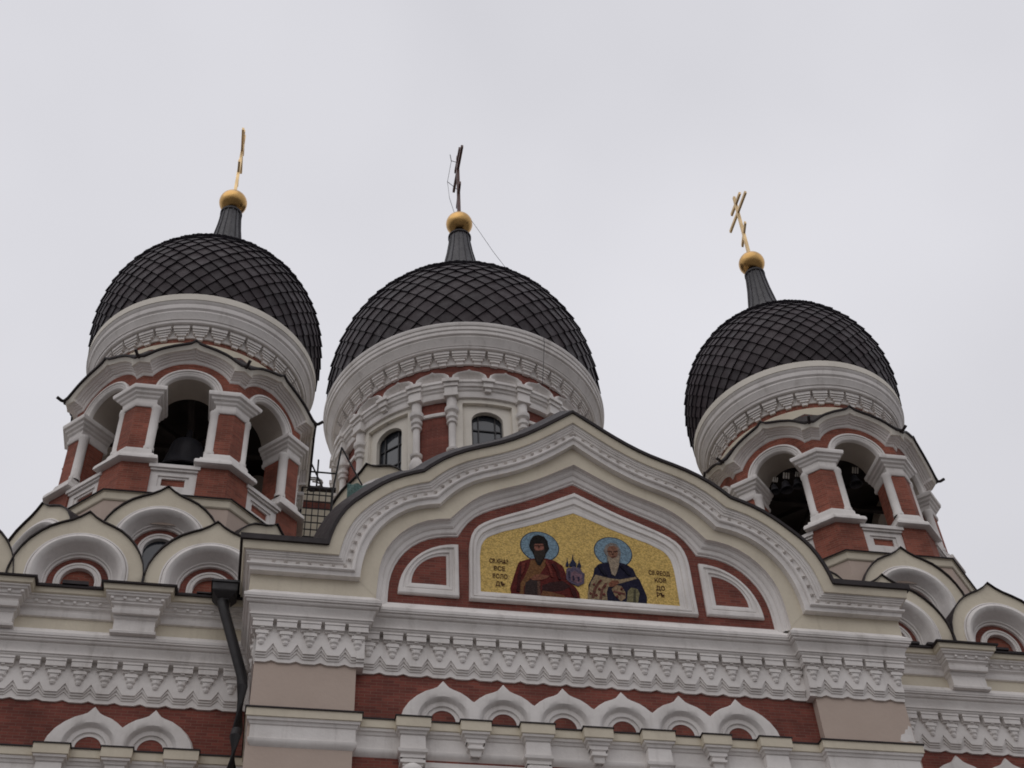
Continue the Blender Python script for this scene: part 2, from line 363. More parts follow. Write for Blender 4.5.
# ------------------------------------------------------------------ bell tower
T22 = math.tan(R(22.5))
def bell_tower(loc, label):
    O = (0, 0, 19.5)
    t = thing('bell_tower', label, 'tower', loc, 'bell towers flanking the church front')
    m = MB(); w_ = 3.70*T22
    for k in range(8):
        m.xf = Rz(45*k)
        m.grid([[(x, -3.70, z) for x in (-w_, -.88, .88, w_)] for z in (23.95, 24.72)])
        for x0, x1 in ((-w_, -.88), (.88, w_)): m.grid([[(x, -3.70, z) for x in (x0, x1)] for z in (19.5, 23.95)])
    m.xf = None; m.build('base_wall', PINK, t, O)
    m = MB(); m.oct([(3.69, 24.70), (3.73, 24.72), (3.75, 24.75), (3.77, 24.95), (3.80, 24.96), (3.80, 24.985)]); m.build('base_cap', CREAM, t, O)
    m = MB(); m.oct([(3.83, 24.97), (3.84, 25.0), (3.1, 25.14)]); m.build('base_flashing', ROOF, t, O)
    for k in range(8):
        ra, za = (4.58, 22.68) if k == 7 else (4.13, 22.85)
        ogee_gable(t, (ra*math.sin(R(45*k)), -ra*math.cos(R(45*k)), za-19.5), 45*k, 1.2, 'glass')
    # brick pedestals, piers and the openings between them; every piece is made once and turned
    def bent(x, ap, inn=None):     # plan of a bent corner piece at vertex +22.5 deg, from face 0 to face 1
        V = (ap*T22, -ap)
        A = [(x, -inn)] if inn else []
        A += [(x, -ap), V]
        B = []
        for px, py in ([(x, -ap)] + ([(x, -inn)] if inn else [])):
            q = Vector((-px, py, 0)); q.rotate(Matrix.Rotation(R(45), 3, 'Z')); B.append((q.x, q.y))
        return A+B
    protos = []
    m = MB(); P = bent(.60, 3.32, 2.45); m.prism(P, 24.9, 26.5, 'z'); protos.append(m.build('pedestal', BRICKU, t, O))
    m = MB(); m.sweep_plan(bent(.80, 3.17, 2.45), [(-.1, 27.06), (.10, 27.06), (.13, 26.97), (.135, 26.83), (.20, 26.81), (.22, 26.70), (.30, 26.67), (.33, 26.60), (.33, 26.52), (.28, 26.485), (.13, 26.47)]); protos.append(m.build('pier_base', WHITE, t, O, smooth=30))
    m = MB(); Q = bent(.885, 3.21, 3.0); A = [(.80, -2.4), (.80, -3.0)]
    Bq = []
    for px, py in A[::-1]:
        q = Vector((-px, py, 0)); q.rotate(Matrix.Rotation(R(45), 3, 'Z')); Bq.append((q.x, q.y))
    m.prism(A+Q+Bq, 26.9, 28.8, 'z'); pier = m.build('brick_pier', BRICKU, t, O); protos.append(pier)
    for px, sg in ((.80, 0), (-.80, 45)):
        q = Vector((px, -3.12, 0)); q.rotate(Matrix.Rotation(R(sg), 3, 'Z'))
        m = MB(); m.lathe([(.155, 26.98), (.155, 27.1), (.132, 27.14), (.132, 28.54), (.155, 28.58), (.155, 28.68)], 14, center=(q.x, q.y)); m.build('colonnette', WHITE, pier, O, smooth=40)
    m = MB(); m.sweep_plan(bent(.84, 3.19, 2.3), [(-.1, 28.60), (.05, 28.60), (.07, 28.63), (.08, 28.72), (.045, 28.75), (.05, 28.90), (.10, 28.94), (.12, 29.00), (.18, 29.04), (.20, 29.11), (.26, 29.14), (.28, 29.23), (.27, 29.28), (.18, 29.33), (.05, 29.37), (-.1, 29.39)]); protos.append(m.build('capital', WHITE, t, O, smooth=30))
    # parapet under each opening
    m = MB(); m.box(-.66, .66, -3.37, -2.4, 26.34, 26.46); m.box(-.62, .62, -3.32, -2.5, 26.27, 26.335)
    for a, b in (((-.62, -.40), 0), ((.40, .62), 0)): m.box(a[0], a[1], -3.26, -2.5, 25.0, 26.265)
    m.box(-.40, .40, -3.26, -2.5, 26.12, 26.262); m.box(-.40, .40, -3.26, -2.5, 25.0, 25.72)
    for i, d in ((0, .03), (1, .0)):
        pass
    m.box(-.40, -.30, -3.22, -2.5, 25.722, 26.118); m.box(.30, .40, -3.22, -2.5, 25.722, 26.118); m.box(-.30, .30, -3.22, -2.5, 26.05, 26.118); m.box(-.30, .30, -3.22, -2.5, 25.722, 25.79)
    sill = m.build('parapet', WHITE, t, O); protos.append(sill)
    m = MB(); m.box(-.30, .30, -3.17, -2.6, 25.79, 26.05); m.build('parapet_brick', BRICKU, sill, O)
    # spandrel wall with its arch
    CZ, RI = 29.31, .72
    m = MB(); ap, top = 3.18, 31.0
    xs = [-ap*T22, -1.1, -.9]+[-RI]+[RI*math.cos(R(a)) for a in range(174, 0, -6)]+[RI, .9, 1.1, ap*T22]
    zs = [CZ-.12 if abs(x) >= RI else CZ+math.sqrt(max(0, RI*RI-x*x)) for x in xs]
    m.grid([[(x, -ap, top) for x in xs], [(x, -ap, z) for x, z in zip(xs, zs)]])
    sp = m.build('spandrel_wall', BRICKU, t, O); protos.append(sp)
    m = MB(); m.arch(0, CZ, [(RI, -3.185), (RI+.005, -2.25), (1.2, -2.25)], legs=.1, n=24); m.build('arch_vault', SOFF, sp, O, smooth=40)
    m = MB(); m.arch(0, CZ, [(.93, -3.17), (.93, -3.27), (.90, -3.29), (.865, -3.29), (.85, -3.25), (.80, -3.25), (.785, -3.23), (.74, -3.22), (.715, -3.19), (.715, -3.08)], legs=.03, n=28); m.build('archivolt', WHITE, sp, O, smooth=40)
    # wavy eave cornice
    UP = [(-1.51, 30.30), (-1.36, 30.33), (-1.2, 30.46), (-1.05, 30.60), (-.9, 30.71), (-.6, 30.87), (-.3, 30.99), (-.12, 31.07), (0, 31.2)]; UP = UP+[(-x, z) for x, z in UP[::-1]][1:]
    def lowz(x):
        x = abs(x); return 29.95 if x > 1.054 else max(29.95, 29.42+math.sqrt(max(0, 1.19**2-x*x)))
    sgrid = sorted(set([-1, -.9, -.82, -.801, -.799]+[i/24 for i in range(-19, 20)]+[1, .9, .82, .801, .799]))
    def row(tt, ap):
        w = ap*T22; L = []
        for s in sgrid:
            z = lerp(interp(UP, s*1.51), lowz(s*1.317), tt)
            if tt > .33 and abs(s) > .8: z = lerp(lerp(interp(UP, .8*1.51), 29.95, tt)-.14*(1-tt), 29.95, 0)
            L.append((s*w, -ap, z))
        return L
    m = MB(); m.grid([row(0, 3.67), row(.02, 3.66), row(.34, 3.60), row(.36, 3.56)]); eave = m.build('eave_fascia', PALE, t, O, smooth=25); protos.append(eave)
    m = MB(); m.grid([row(.34, 3.57), row(.40, 3.50), row(.45, 3.49), row(.46, 3.43), (row(.55, 3.41)), row(.56, 3.37), row(.66, 3.35), row(.67, 3.30), row(.78, 3.29), row(.86, 3.28), row(.93, 3.25), row(.97, 3.20), row(1.0, 3.15)]); m.build('eave_moulding', WHITE, eave, O, smooth=25)
    m = MB()
    def rrow(dz, ap): return [(s*ap*T22, -ap, interp(UP, s*1.51)+dz) for s in sgrid]
    m.grid([rrow(-.01, 3.66), rrow(-.01, 3.72), rrow(.045, 3.73), [(s*3.12*T22, -3.12, max(31.25, interp(UP, s*1.51)+.1)) for s in sgrid]])
    m.build('eave_roof', ROOF, eave, O)
    m = MB(); a = R(22.5); v = Vector((math.sin(a), -math.cos(a), 0))
    m.tube([v*3.9+Vector((0, 0, 30.31)), v*4.08+Vector((0, 0, 30.30)), v*4.22+Vector((0, 0, 30.37))], .05, 6); m.build('eave_spout', ROOF, eave, O)
    for p in protos:
        for k in range(1, 8): turned(p, 45*k, t)
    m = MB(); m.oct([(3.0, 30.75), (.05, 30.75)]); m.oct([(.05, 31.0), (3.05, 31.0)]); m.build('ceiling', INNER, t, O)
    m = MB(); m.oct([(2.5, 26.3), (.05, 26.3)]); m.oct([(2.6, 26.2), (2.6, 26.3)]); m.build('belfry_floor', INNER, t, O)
    m = MB()
    for a in (0, 45, 90, 135):
        m.xf = Rz(a); m.box(-2.5, 2.5, -.09, .09, 30.02+a*.0006, 30.2+a*.0006)
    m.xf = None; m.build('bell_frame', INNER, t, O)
    for ch in t.children:
        if ch.name.startswith('eave'): ch.scale = (1.032, 1.032, 1); ch.location.z = -.08
        elif not ch.name.startswith('ogee_gable'): ch.scale = (1.055, 1.055, 1)
        if ch.name.split('.')[0] in ('pedestal', 'pier_base', 'parapet', 'base_cap', 'base_flashing'): ch.location.z = -.09
    # drum
    m = MB(); m.lathe([(3.30, 31.040), (3.30, 31.550), (3.14, 31.590)], 72); m.build('drum_base', CREAM, t, O, smooth=40)
    m = MB(); m.lathe([(3.16, 31.490), (3.16, 32.120)], 72); m.build('drum_brick', BRICKU, t, O, smooth=40)
    m = MB(); m.lathe([(3.17, 31.850), (3.21, 31.860), (3.22, 32.240), (3.46, 32.260), (3.49, 32.290), (3.50, 32.380), (3.53, 32.390), (3.55, 32.450), (3.64, 32.620), (3.63, 32.680), (3.69, 32.740), (3.71, 32.860), (3.705, 32.900), (3.75, 32.950), (3.77, 33.010)], 96); m.build('drum_cornice', WHITE, t, O, smooth=30)
    m = MB(); m.lathe([(3.77, 33.005), (3.79, 33.020), (3.79, 33.280), (3.6, 33.310)], 96); m.build('drum_rim', PALE, t, O, smooth=30)
    m = MB()
    def cb(a0, a1, r0, r1, z0, z1):
        I = [(r*math.sin(R(a)), -r*math.cos(R(a)), z) for z in (z0, z1) for r, a in ((r0, a0), (r1, a0), (r1, a1), (r0, a1))]
        i = m.pts(I)
        for q in ((3, 2, 1, 0), (4, 5, 6, 7), (0, 1, 5, 4), (1, 2, 6, 5), (2, 3, 7, 6), (3, 0, 4, 7)): m.face([i[k] for k in q])
    cb(-4.3, 4.3, 3.18, 3.40, 32.120, 32.245); cb(-4.1, 4.1, 3.18, 3.36, 32.040, 32.115); cb(-3.8, 3.8, 3.18, 3.32, 31.970, 32.035); cb(-2.6, 2.6, 3.18, 3.29, 31.890, 31.965); cb(-1.7, 1.7, 3.15, 3.24, 31.770, 31.885)
    c0 = m.build('corbel', WHITE, t, O)
    for k in range(1, 36): turned(c0, 10*k, t)
    c0.rotation_euler = (0, 0, 0)
    dome(t, O, 33.270, dome_profile(3.62, 3.78, 1.2, 4.12, 2.2, 2.0), 44, [(1.4, 37.940), (1.05, 38.290), (1.06, 38.590), (.95, 38.890), (.77, 39.390), (.56, 40.290), (.43, 41.30), (.38, 41.90), (.37, 42.20)], (.53, 42.910), .09)
    for ch in t.children:
        if ch.name.split('.')[0] in ('drum_base', 'drum_brick', 'drum_cornice', 'drum_rim', 'corbel', 'dome'):
            k_ = 1 if ch.name.startswith('dome') else .983
            ch.location.z = .06; ch.scale = (k_, k_, 1)
    cross(t, O, 43.340, 47.390, 46.340, 1.08, 46.910, .6, 44.840, .38, .058)
    return t
left = bell_tower((-10.46, 6.68, 19.5), 'left bell tower of brick and white stucco under a black scaled dome')
right = copy_tree(left); right.location = (10.46, 6.68, 19.5)
for ch in right.children:           # on the right tower the outer corner is the other one
    if ch.name.startswith('ogee_gable'):
        a = round(math.degrees(ch.rotation_euler.z)) % 360
        if a in (45, 315):
            q = 4.58 if a == 45 else 4.13
            ch.location = (q*math.sin(R(a)), -q*math.cos(R(a)), (22.1 if a == 45 else 22.85)-19.5)
right['label'] = 'right bell tower with small bells showing in its arches, black scaled dome'

# ------------------------------------------------------------------ main drum and dome
def main_tower():
    O = (0, 0, 30); loc = (0, 16.09, 30)
    t = thing('dome_tower', 'central round tower with arched windows and the largest black scaled dome', 'tower', loc)
    m = MB(); m.oct([(6.1, 29), (6.1, 33.2), (5.0, 33.5)]); m.build('octagon_base', CREAM, t, O)
    m = MB(); m.oct([(6.12, 32.2), (6.12, 32.9)]); m.build('octagon_brick', BRICK, t, O)
    for k in range(8): ogee_gable(t, (6.35*math.sin(R(45*k)), -6.35*math.cos(R(45*k)), 31.55-30), 45*k, .9, 'brick', 1.35)
    RW = 5.22
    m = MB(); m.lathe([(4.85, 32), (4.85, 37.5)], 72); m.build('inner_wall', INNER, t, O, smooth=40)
    m = MB(); m.lathe([(RW, 38.4), (RW, 39.7)], 144)
    for k in range(8): m.lathe([(RW, 32), (RW, 37.8)], 8, a0=R(45*k+13.8), a1=R(45*k+31.2))
    m.build('drum_brick', BRICK, t, O, smooth=40)
    for z in (34.55, 37.0):
        m = MB(); m.lathe([(RW, z-.09), (RW+.07, z-.08), (RW+.09, z), (RW+.07, z+.08), (RW, z+.09)], 8, a0=R(14), a1=R(31)); sc = m.build('string_course', WHITE, t, O, smooth=30)
        for k in range(1, 8): turned(sc, 45*k, t)
    # a window bay (30 degrees of the drum), made once and turned
    def cyl(m, a0, a1, r, z0, z1, n=12): m.grid([[(r*math.sin(R(lerp(a0, a1, k/n))), -r*math.cos(R(lerp(a0, a1, k/n))), z) for k in range(n+1)] for z in (z0, z1)])
    AW, AG, ZS = 10.6, 6.9, 36.70       # recess and glass half angles, springing height
    m = MB(); RB = 5.32; RC = 5.16; RG = 4.96
    cyl(m, -13.9, -AW, RB, 32.5, 37.8, 5); cyl(m, AW, 13.9, RB, 32.5, 37.8, 5); cyl(m, -AW, AW, RB, 37.46, 37.8)
    def ring(r0, r1, pa):              # jamb between two radii along a list of (angle, z)
        m.grid([[(r*math.sin(R(a)), -r*math.cos(R(a)), z) for a, z in pa] for r in (r0, r1)])
    ring(RB, RC, [(-AW, 32.5), (-AW, 37.46)]); ring(RB, RC, [(AW, 32.5), (AW, 37.46)]); ring(RB, RC, [(lerp(-AW, AW, k/12), 37.46) for k in range(13)])
    head = [(AG*math.cos(R(a)), ZS+.46*math.sin(R(a))) for a in range(180, -1, -10)]
    P = [(-AG, 33.4)]+head+[(AG, 33.4)]
    m.grid([[(RC*math.sin(R(a)), -RC*math.cos(R(a)), 37.46) for a, z in head], [(RC*math.sin(R(a)), -RC*math.cos(R(a)), z) for a, z in head]])
    cyl(m, -AW, -AG, RC, 32.5, 37.46, 4); cyl(m, AG, AW, RC, 32.5, 37.46, 4); cyl(m, -AG, AG, RC, 32.5, 33.4, 6)
    ring(RC, RG, P)
    bay = m.build('window_bay', PALE, t, O, smooth=30)
    m = MB(); X = RG*math.sin(R(AG))+.02; Y = -RG*math.cos(R(AG))
    m.prism([(-X, 33.4), (X, 33.4)]+[(X*math.cos(R(a)), ZS+.48*math.sin(R(a))) for a in range(0, 181, 10)], Y+.03, Y+.05)
    win = m.build('window', GLASS, bay, O)
    m = MB()
    for x in (-.33, .33): m.box(x-.025, x+.025, Y-.03, Y+.028, 33.4, ZS+.40)
    for z in (34.4, 35.4, 36.35): m.box(-X+.03, X-.03, Y-.022, Y+.026, z-.025, z+.025)
    m.arch(0, ZS, [(X, Y+.028), (X, Y-.04), (X-.07, Y-.04), (X-.07, Y+.028)], legs=3.0, n=18, sx=1)
    m.v = [Vector((v.x, v.y, ZS+(v.z-ZS)*(.48/X) if v.z > ZS+.001 and abs(v.x) <= X and v.z > ZS+.41 else v.z)) for v in m.v]
    m.build('window_bars', DARK, win, O)
    bays = [bay]
    # baluster columns either side of each window
    m = MB(); cx, cy = 5.38*math.sin(R(15)), -5.38*math.cos(R(15))
    m.lathe([(.14, 32.5), (.14, 33.3), (.24, 33.34), (.25, 33.46), (.18, 33.5), (.15, 33.54), (.15, 33.72), (.23, 33.76), (.25, 33.9), (.19, 33.96), (.16, 34.0), (.20, 34.06), (.265, 34.25), (.27, 34.5), (.2, 34.72), (.15, 34.78), (.15, 34.84), (.22, 34.88), (.24, 34.98), (.17, 35.06), (.135, 35.1), (.135, 36.28), (.2, 36.32), (.21, 36.4), (.15, 36.45), (.15, 36.52), (.22, 36.58), (.23, 36.7), (.15, 36.76), (.16, 36.84), (.26, 36.92), (.28, 37.0), (.28, 37.1), (.2, 37.16), (.2, 37.7)], 16, center=(cx, cy))
    colm = m.build('baluster_column', WHITE, t, O, smooth=35)
    cols = [colm]+[turned(colm, k*45+(0 if not s else -30), t) for k in range(8) for s in (0, 1) if (k, s) != (0, 0)]
    for k in range(1, 8): turned(bay, 45*k, t)
    m = MB(); m.lathe([(5.2, 37.66), (5.42, 37.68), (5.44, 37.78), (5.40, 37.80), (5.41, 38.0), (5.47, 38.05), (5.49, 38.14), (5.56, 38.17), (5.58, 38.3), (5.63, 38.34), (5.63, 38.46), (5.2, 38.52)], 144); m.build('drum_string_cornice', WHITE, t, O, smooth=30)
    def blockring(n, lst, nm, ph=0):
        m = MB()
        for a0, a1, r0, r1, z0, z1 in lst:
            k = 4
            A = [[(r*math.sin(R(lerp(a0, a1, i/k))), -r*math.cos(R(lerp(a0, a1, i/k))), z) for i in range(k+1)] for r, z in ((r0, z0), (r1, z0), (r1, z1), (r0, z1))]
            m.grid(A, cv=True)
            for i in (0, k): m.face(m.pts([A[j][i] for j in range(4)]))
        o = m.build(nm, WHITE, t, O); o.rotation_euler = (0, 0, R(ph)); return o
    b0 = blockring(16, [(-3.3, 3.3, 5.3, 5.76, 38.30, 38.47), (-2.9, 2.9, 5.3, 5.68, 38.12, 38.295), (-2.6, 2.6, 5.3, 5.62, 37.72, 38.115), (-2.9, 2.9, 5.3, 5.66, 37.62, 37.715)], 'cornice_block', 15)
    for k in range(8):
        for s in (0, 1):
            if (k, s) != (0, 0): turned(b0, 15+45*k-30*s, t)
    p0 = blockring(8, [(-2.6, 2.6, 5.3, 5.72, 38.32, 38.475), (-2.0, 2.0, 5.3, 5.64, 38.08, 38.315), (-1.3, 1.3, 5.3, 5.56, 37.9, 38.075)], 'pendant_block', 0)
    for k in range(1, 8): turned(p0, 45*k, t)
    # 24 little shell hoods above the cornice
    m = MB(); w = 5.52*math.tan(R(7.5))*.985
    pr = [(w, 0), (w*.985, .2), (w*.90, .38), (w*.68, .51), (w*.38, .575), (w*.14, .61), (0, .69)]; pr = mirror(pr)
    zb = 38.33
    def hood(f, y): return [(x*f, -y, zb+z*f) for x, z in pr]
    m.grid([hood(1, 5.28), hood(1, 5.62), hood(.95, 5.66), hood(.86, 5.64), hood(.80, 5.56), hood(.6, 5.42), hood(.3, 5.34), hood(.02, 5.32)])
    h0 = m.build('shell_hood', WHITE, t, O, smooth=50)
    for k in range(1, 24): turned(h0, 15*k+7.5, t)
    h0.rotation_euler = (0, 0, R(7.5))
    # corbel frieze and big cornice
    m = MB(); m.lathe([(5.24, 39.62), (5.30, 39.64), (5.36, 40.16), (5.66, 40.18), (5.69, 40.21), (5.70, 40.28), (5.73, 40.29), (5.76, 40.36), (5.92, 40.62), (5.91, 40.68), (5.99, 40.73), (6.01, 40.84), (6.0, 40.88), (6.05, 40.92), (6.07, 41.04), (6.06, 41.07), (6.10, 41.10), (6.13, 41.18), (6.13, 41.26), (5.9, 41.30)], 144); m.build('drum_cornice', WHITE, t, O, smooth=30)
    c0 = blockring(48, [(-3.25, 3.25, 5.27, 5.58, 40.03, 40.165), (-3.1, 3.1, 5.27, 5.53, 39.93, 40.025), (-2.9, 2.9, 5.27, 5.47, 39.85, 39.925), (-2.2, 2.2, 5.27, 5.43, 39.74, 39.845), (-1.5, 1.5, 5.23, 5.36, 39.58, 39.735)], 'corbel')
    for k in range(48):
        if k: turned(c0, 7.5*k+3.75, t)
    c0.rotation_euler = (0, 0, R(3.75))
    dome(t, O, 41.27, dome_profile(5.88, 5.98, 1.2, 6.8, 2.2, 1.8), 45, [(2.1, 48.35), (1.75, 48.75), (1.58, 49.2), (1.4, 49.7), (1.19, 50.4), (.87, 51.7), (.64, 53.0), (.54, 53.8), (.525, 54.3)], (.68, 55.42), .115)
    cross(t, O, 56.0, 61.3, 60.2, 1.5, 61.0, .8, 57.9, .5, .085, OLDGILT)
    m = MB()
    m.tube([(-.36, -.1, 60.75), (0, 0, 60.8)], .018, 5); m.tube([(-.36, -.1, 60.7), (-.42, -.1, 61.3)], .022, 5)
    m.tube([(-.6, -.15, 58.75), (0, 0, 58.3)], .018, 5)
    m.tube([(-.36, -.1, 60.75), (-.6, -.15, 58.75), (-.5, -.1, 57.4), (-.2, 0, 56.1)], .013, 5)
    m.tube([(.55, -.5, 55.2), (.9, -.7, 54.1), (1.5, -.9, 52.4), (2.2, -1.1, 50.7), (2.9, -1.2, 49.2), (3.3, -1.3, 48.3), (3.6, -1.4, 47.5)], .012, 5)
    a = R(23)
    m.tube([(6.15*math.sin(a), -6.15*math.cos(a), 41.5), (6.16*math.sin(a), -6.16*math.cos(a), 40.9), (5.8*math.sin(a), -5.8*math.cos(a), 38.8)], .012, 5)
    m.build('lightning_wire', DARK, t, O)
    return t
main_tower()

# ------------------------------------------------------------------ gable curves (right half: foot to kink, kink to peak)
CV = {
'A': [[(6.244, 20.975), (6.185, 21.269), (6.106, 21.558), (5.999, 21.838), (5.861, 22.099), (5.686, 22.331), (5.482, 22.539), (5.268, 22.742), (5.046, 22.942), (4.808, 23.121), (4.55, 23.272), (4.277, 23.396), (3.996, 23.505)], [(3.996, 23.505), (3.753, 23.744), (3.493, 23.964), (3.211, 24.154), (2.911, 24.315), (2.599, 24.451), (2.281, 24.574), (1.968, 24.707), (1.664, 24.862), (1.371, 25.038), (1.087, 25.229), (0.81, 25.431), (0.538, 25.638), (0.266, 25.847), (0.0, 26.054)]] ,
'C': [[(5.468, 20.212), (5.452, 20.505), (5.421, 20.797), (5.363, 21.082), (5.274, 21.36), (5.155, 21.627), (5.007, 21.877), (4.826, 22.105), (4.615, 22.305), (4.379, 22.472), (4.119, 22.598), (3.842, 22.682), (3.569, 22.734)], [(3.569, 22.734), (3.388, 22.968), (3.18, 23.198), (2.949, 23.405), (2.691, 23.577), (2.411, 23.714), (2.121, 23.83), (1.829, 23.945), (1.545, 24.077), (1.268, 24.226), (1.0, 24.39), (0.74, 24.567), (0.489, 24.756), (0.241, 24.951), (0.0, 25.147)]] ,
'D': [[(5.069, 19.885), (5.053, 20.176), (5.037, 20.467), (5.009, 20.757), (4.953, 21.04), (4.859, 21.312), (4.724, 21.566), (4.551, 21.796), (4.347, 21.999), (4.116, 22.17), (3.86, 22.296), (3.586, 22.372), (3.3, 22.412)], [(3.3, 22.412), (3.118, 22.633), (2.932, 22.85), (2.733, 23.053), (2.513, 23.231), (2.271, 23.377), (2.012, 23.497), (1.748, 23.605), (1.483, 23.715), (1.224, 23.836), (0.972, 23.97), (0.726, 24.117), (0.484, 24.269), (0.242, 24.422), (0.0, 24.575)]] ,
'E': [[(4.754, 20.066), (4.746, 20.317), (4.725, 20.567), (4.679, 20.812), (4.604, 21.049), (4.498, 21.273), (4.362, 21.481), (4.198, 21.666), (4.006, 21.82), (3.79, 21.938), (3.556, 22.015), (3.312, 22.057), (3.063, 22.077)], [(3.063, 22.077), (2.944, 22.319), (2.804, 22.546), (2.628, 22.742), (2.417, 22.902), (2.182, 23.032), (1.937, 23.145), (1.688, 23.253), (1.439, 23.362), (1.194, 23.477), (0.952, 23.6), (0.713, 23.729), (0.476, 23.861), (0.238, 23.992), (0.0, 24.122)]] ,
'F': [(2.832, 20.183), (2.828, 20.377), (2.824, 20.572), (2.82, 20.766), (2.816, 20.96), (2.813, 21.155), (2.81, 21.349), (2.808, 21.543), (2.801, 21.737), (2.781, 21.929), (2.738, 22.115), (2.665, 22.285), (2.555, 22.426), (2.413, 22.539), (2.252, 22.637), (2.082, 22.726), (1.907, 22.809), (1.731, 22.89), (1.553, 22.97), (1.376, 23.048), (1.199, 23.129), (1.025, 23.215), (0.853, 23.305), (0.682, 23.398), (0.512, 23.491), (0.341, 23.584), (0.17, 23.677), (0.0, 23.77)] ,
'G': [(2.481, 20.479), (2.48, 20.635), (2.479, 20.791), (2.479, 20.947), (2.478, 21.103), (2.477, 21.259), (2.476, 21.415), (2.47, 21.571), (2.452, 21.725), (2.426, 21.879), (2.365, 22.016), (2.271, 22.139), (2.139, 22.22), (2.003, 22.295), (1.865, 22.368), (1.72, 22.422), (1.574, 22.476), (1.428, 22.53), (1.283, 22.588), (1.139, 22.647), (0.995, 22.706), (0.852, 22.768), (0.711, 22.835), (0.57, 22.901), (0.428, 22.965), (0.285, 23.028), (0.143, 23.092), (0.0, 23.155)] ,
}
FIG1=[
    ('robe', [(-1.758, 20.527), (-1.77, 20.705), (-1.664, 21.057), (-1.556, 21.415), (-1.499, 21.517), (-1.257, 21.62), (-1.097, 21.651), (-0.831, 21.677), (-0.623, 21.632), (-0.421, 21.49), (-0.358, 21.272), (-0.348, 21.051), (-0.152, 20.88), (-0.062, 20.701), (-0.05, 20.532), (-0.388, 20.518), (-1.758, 20.527)]),
    ('shirt', [(-1.547, 20.54), (-1.546, 20.818), (-1.42, 21.017), (-1.285, 21.345), (-1.219, 21.591), (-1.046, 21.624), (-0.835, 21.628), (-0.846, 21.45), (-0.992, 21.213), (-1.05, 21.113), (-1.263, 21.031), (-1.433, 20.766), (-1.445, 20.542)]),
    ('under', [(-1.432, 20.544), (-1.387, 20.894), (-1.239, 21.002), (-1.085, 20.969), (-1.11, 20.547)]),
    ('shade_fold', [(-1.008, 20.525), (-0.976, 20.838), (-0.774, 20.95), (-0.455, 21.026), (-0.257, 20.871), (-0.477, 20.727), (-0.845, 20.663), (-0.907, 20.503)]),
    ('hem', [(-1.034, 20.523), (-0.973, 20.683), (-0.715, 20.659), (-0.436, 20.575), (-0.415, 20.516)]),
    ('hand', [(-1.25, 21.032), (-1.153, 21.135), (-0.994, 21.182), (-0.839, 21.148), (-0.761, 21.14), (-0.872, 21.051), (-1.058, 20.987), (-1.214, 20.979)]),
    ('sword', [(-1.09, 20.968), (-1.02, 20.965), (-1.033, 20.539), (-1.105, 20.541)]),
    ('hair', [(-1.235, 22.028), (-1.199, 22.196), (-1.124, 22.336), (-0.973, 22.401), (-0.829, 22.349), (-0.756, 22.224), (-0.75, 22.109), (-0.727, 21.98), (-0.822, 21.823), (-0.841, 21.74), (-0.902, 21.605), (-0.992, 21.436), (-1.061, 21.462), (-1.101, 21.586), (-1.131, 21.745), (-1.165, 21.855), (-1.213, 21.932)]),
    ('face', [(-1.114, 22.057), (-1.071, 22.104), (-0.883, 22.122), (-0.855, 22.066), (-0.867, 21.95), (-0.951, 21.886), (-1.031, 21.878), (-1.103, 21.917)]),
    ('beard', [(-1.135, 21.907), (-1.004, 21.894), (-0.855, 21.934), (-0.836, 21.806), (-0.913, 21.636), (-0.999, 21.525), (-1.075, 21.589), (-1.123, 21.746)]),
    ('brow', [(-1.114, 22.053), (-0.859, 22.078), (-0.861, 22.045), (-0.955, 22.043), (-0.978, 21.968), (-1.005, 21.966), (-1.008, 22.037), (-1.116, 22.02)]),
    ('model', [(-0.359, 21.082), (-0.337, 21.369), (-0.293, 21.438), (-0.214, 21.429), (-0.154, 21.515), (-0.079, 21.457), (0.015, 21.466), (0.057, 21.342), (0.119, 21.284), (0.081, 20.995), (-0.073, 20.887), (-0.25, 20.965)]),
    ('model_light', [(-0.242, 21.061), (-0.225, 21.284), (-0.127, 21.357), (-0.065, 21.299), (0.049, 21.246), (0.03, 21.022), (-0.093, 20.964)]),
    ('dome_big', [(-0.25, 21.474), (-0.244, 21.555), (-0.167, 21.691), (-0.131, 21.874), (-0.129, 21.695), (-0.064, 21.571), (-0.076, 21.49)]),
    ('dome_l', [(-0.338, 21.465), (-0.337, 21.546), (-0.302, 21.63), (-0.288, 21.745), (-0.286, 21.631), (-0.264, 21.537), (-0.277, 21.471)]),
    ('dome_r', [(-0.052, 21.466), (-0.052, 21.524), (-0.003, 21.61), (0.017, 21.757), (0.016, 21.611), (0.054, 21.528), (0.041, 21.469)]),
]
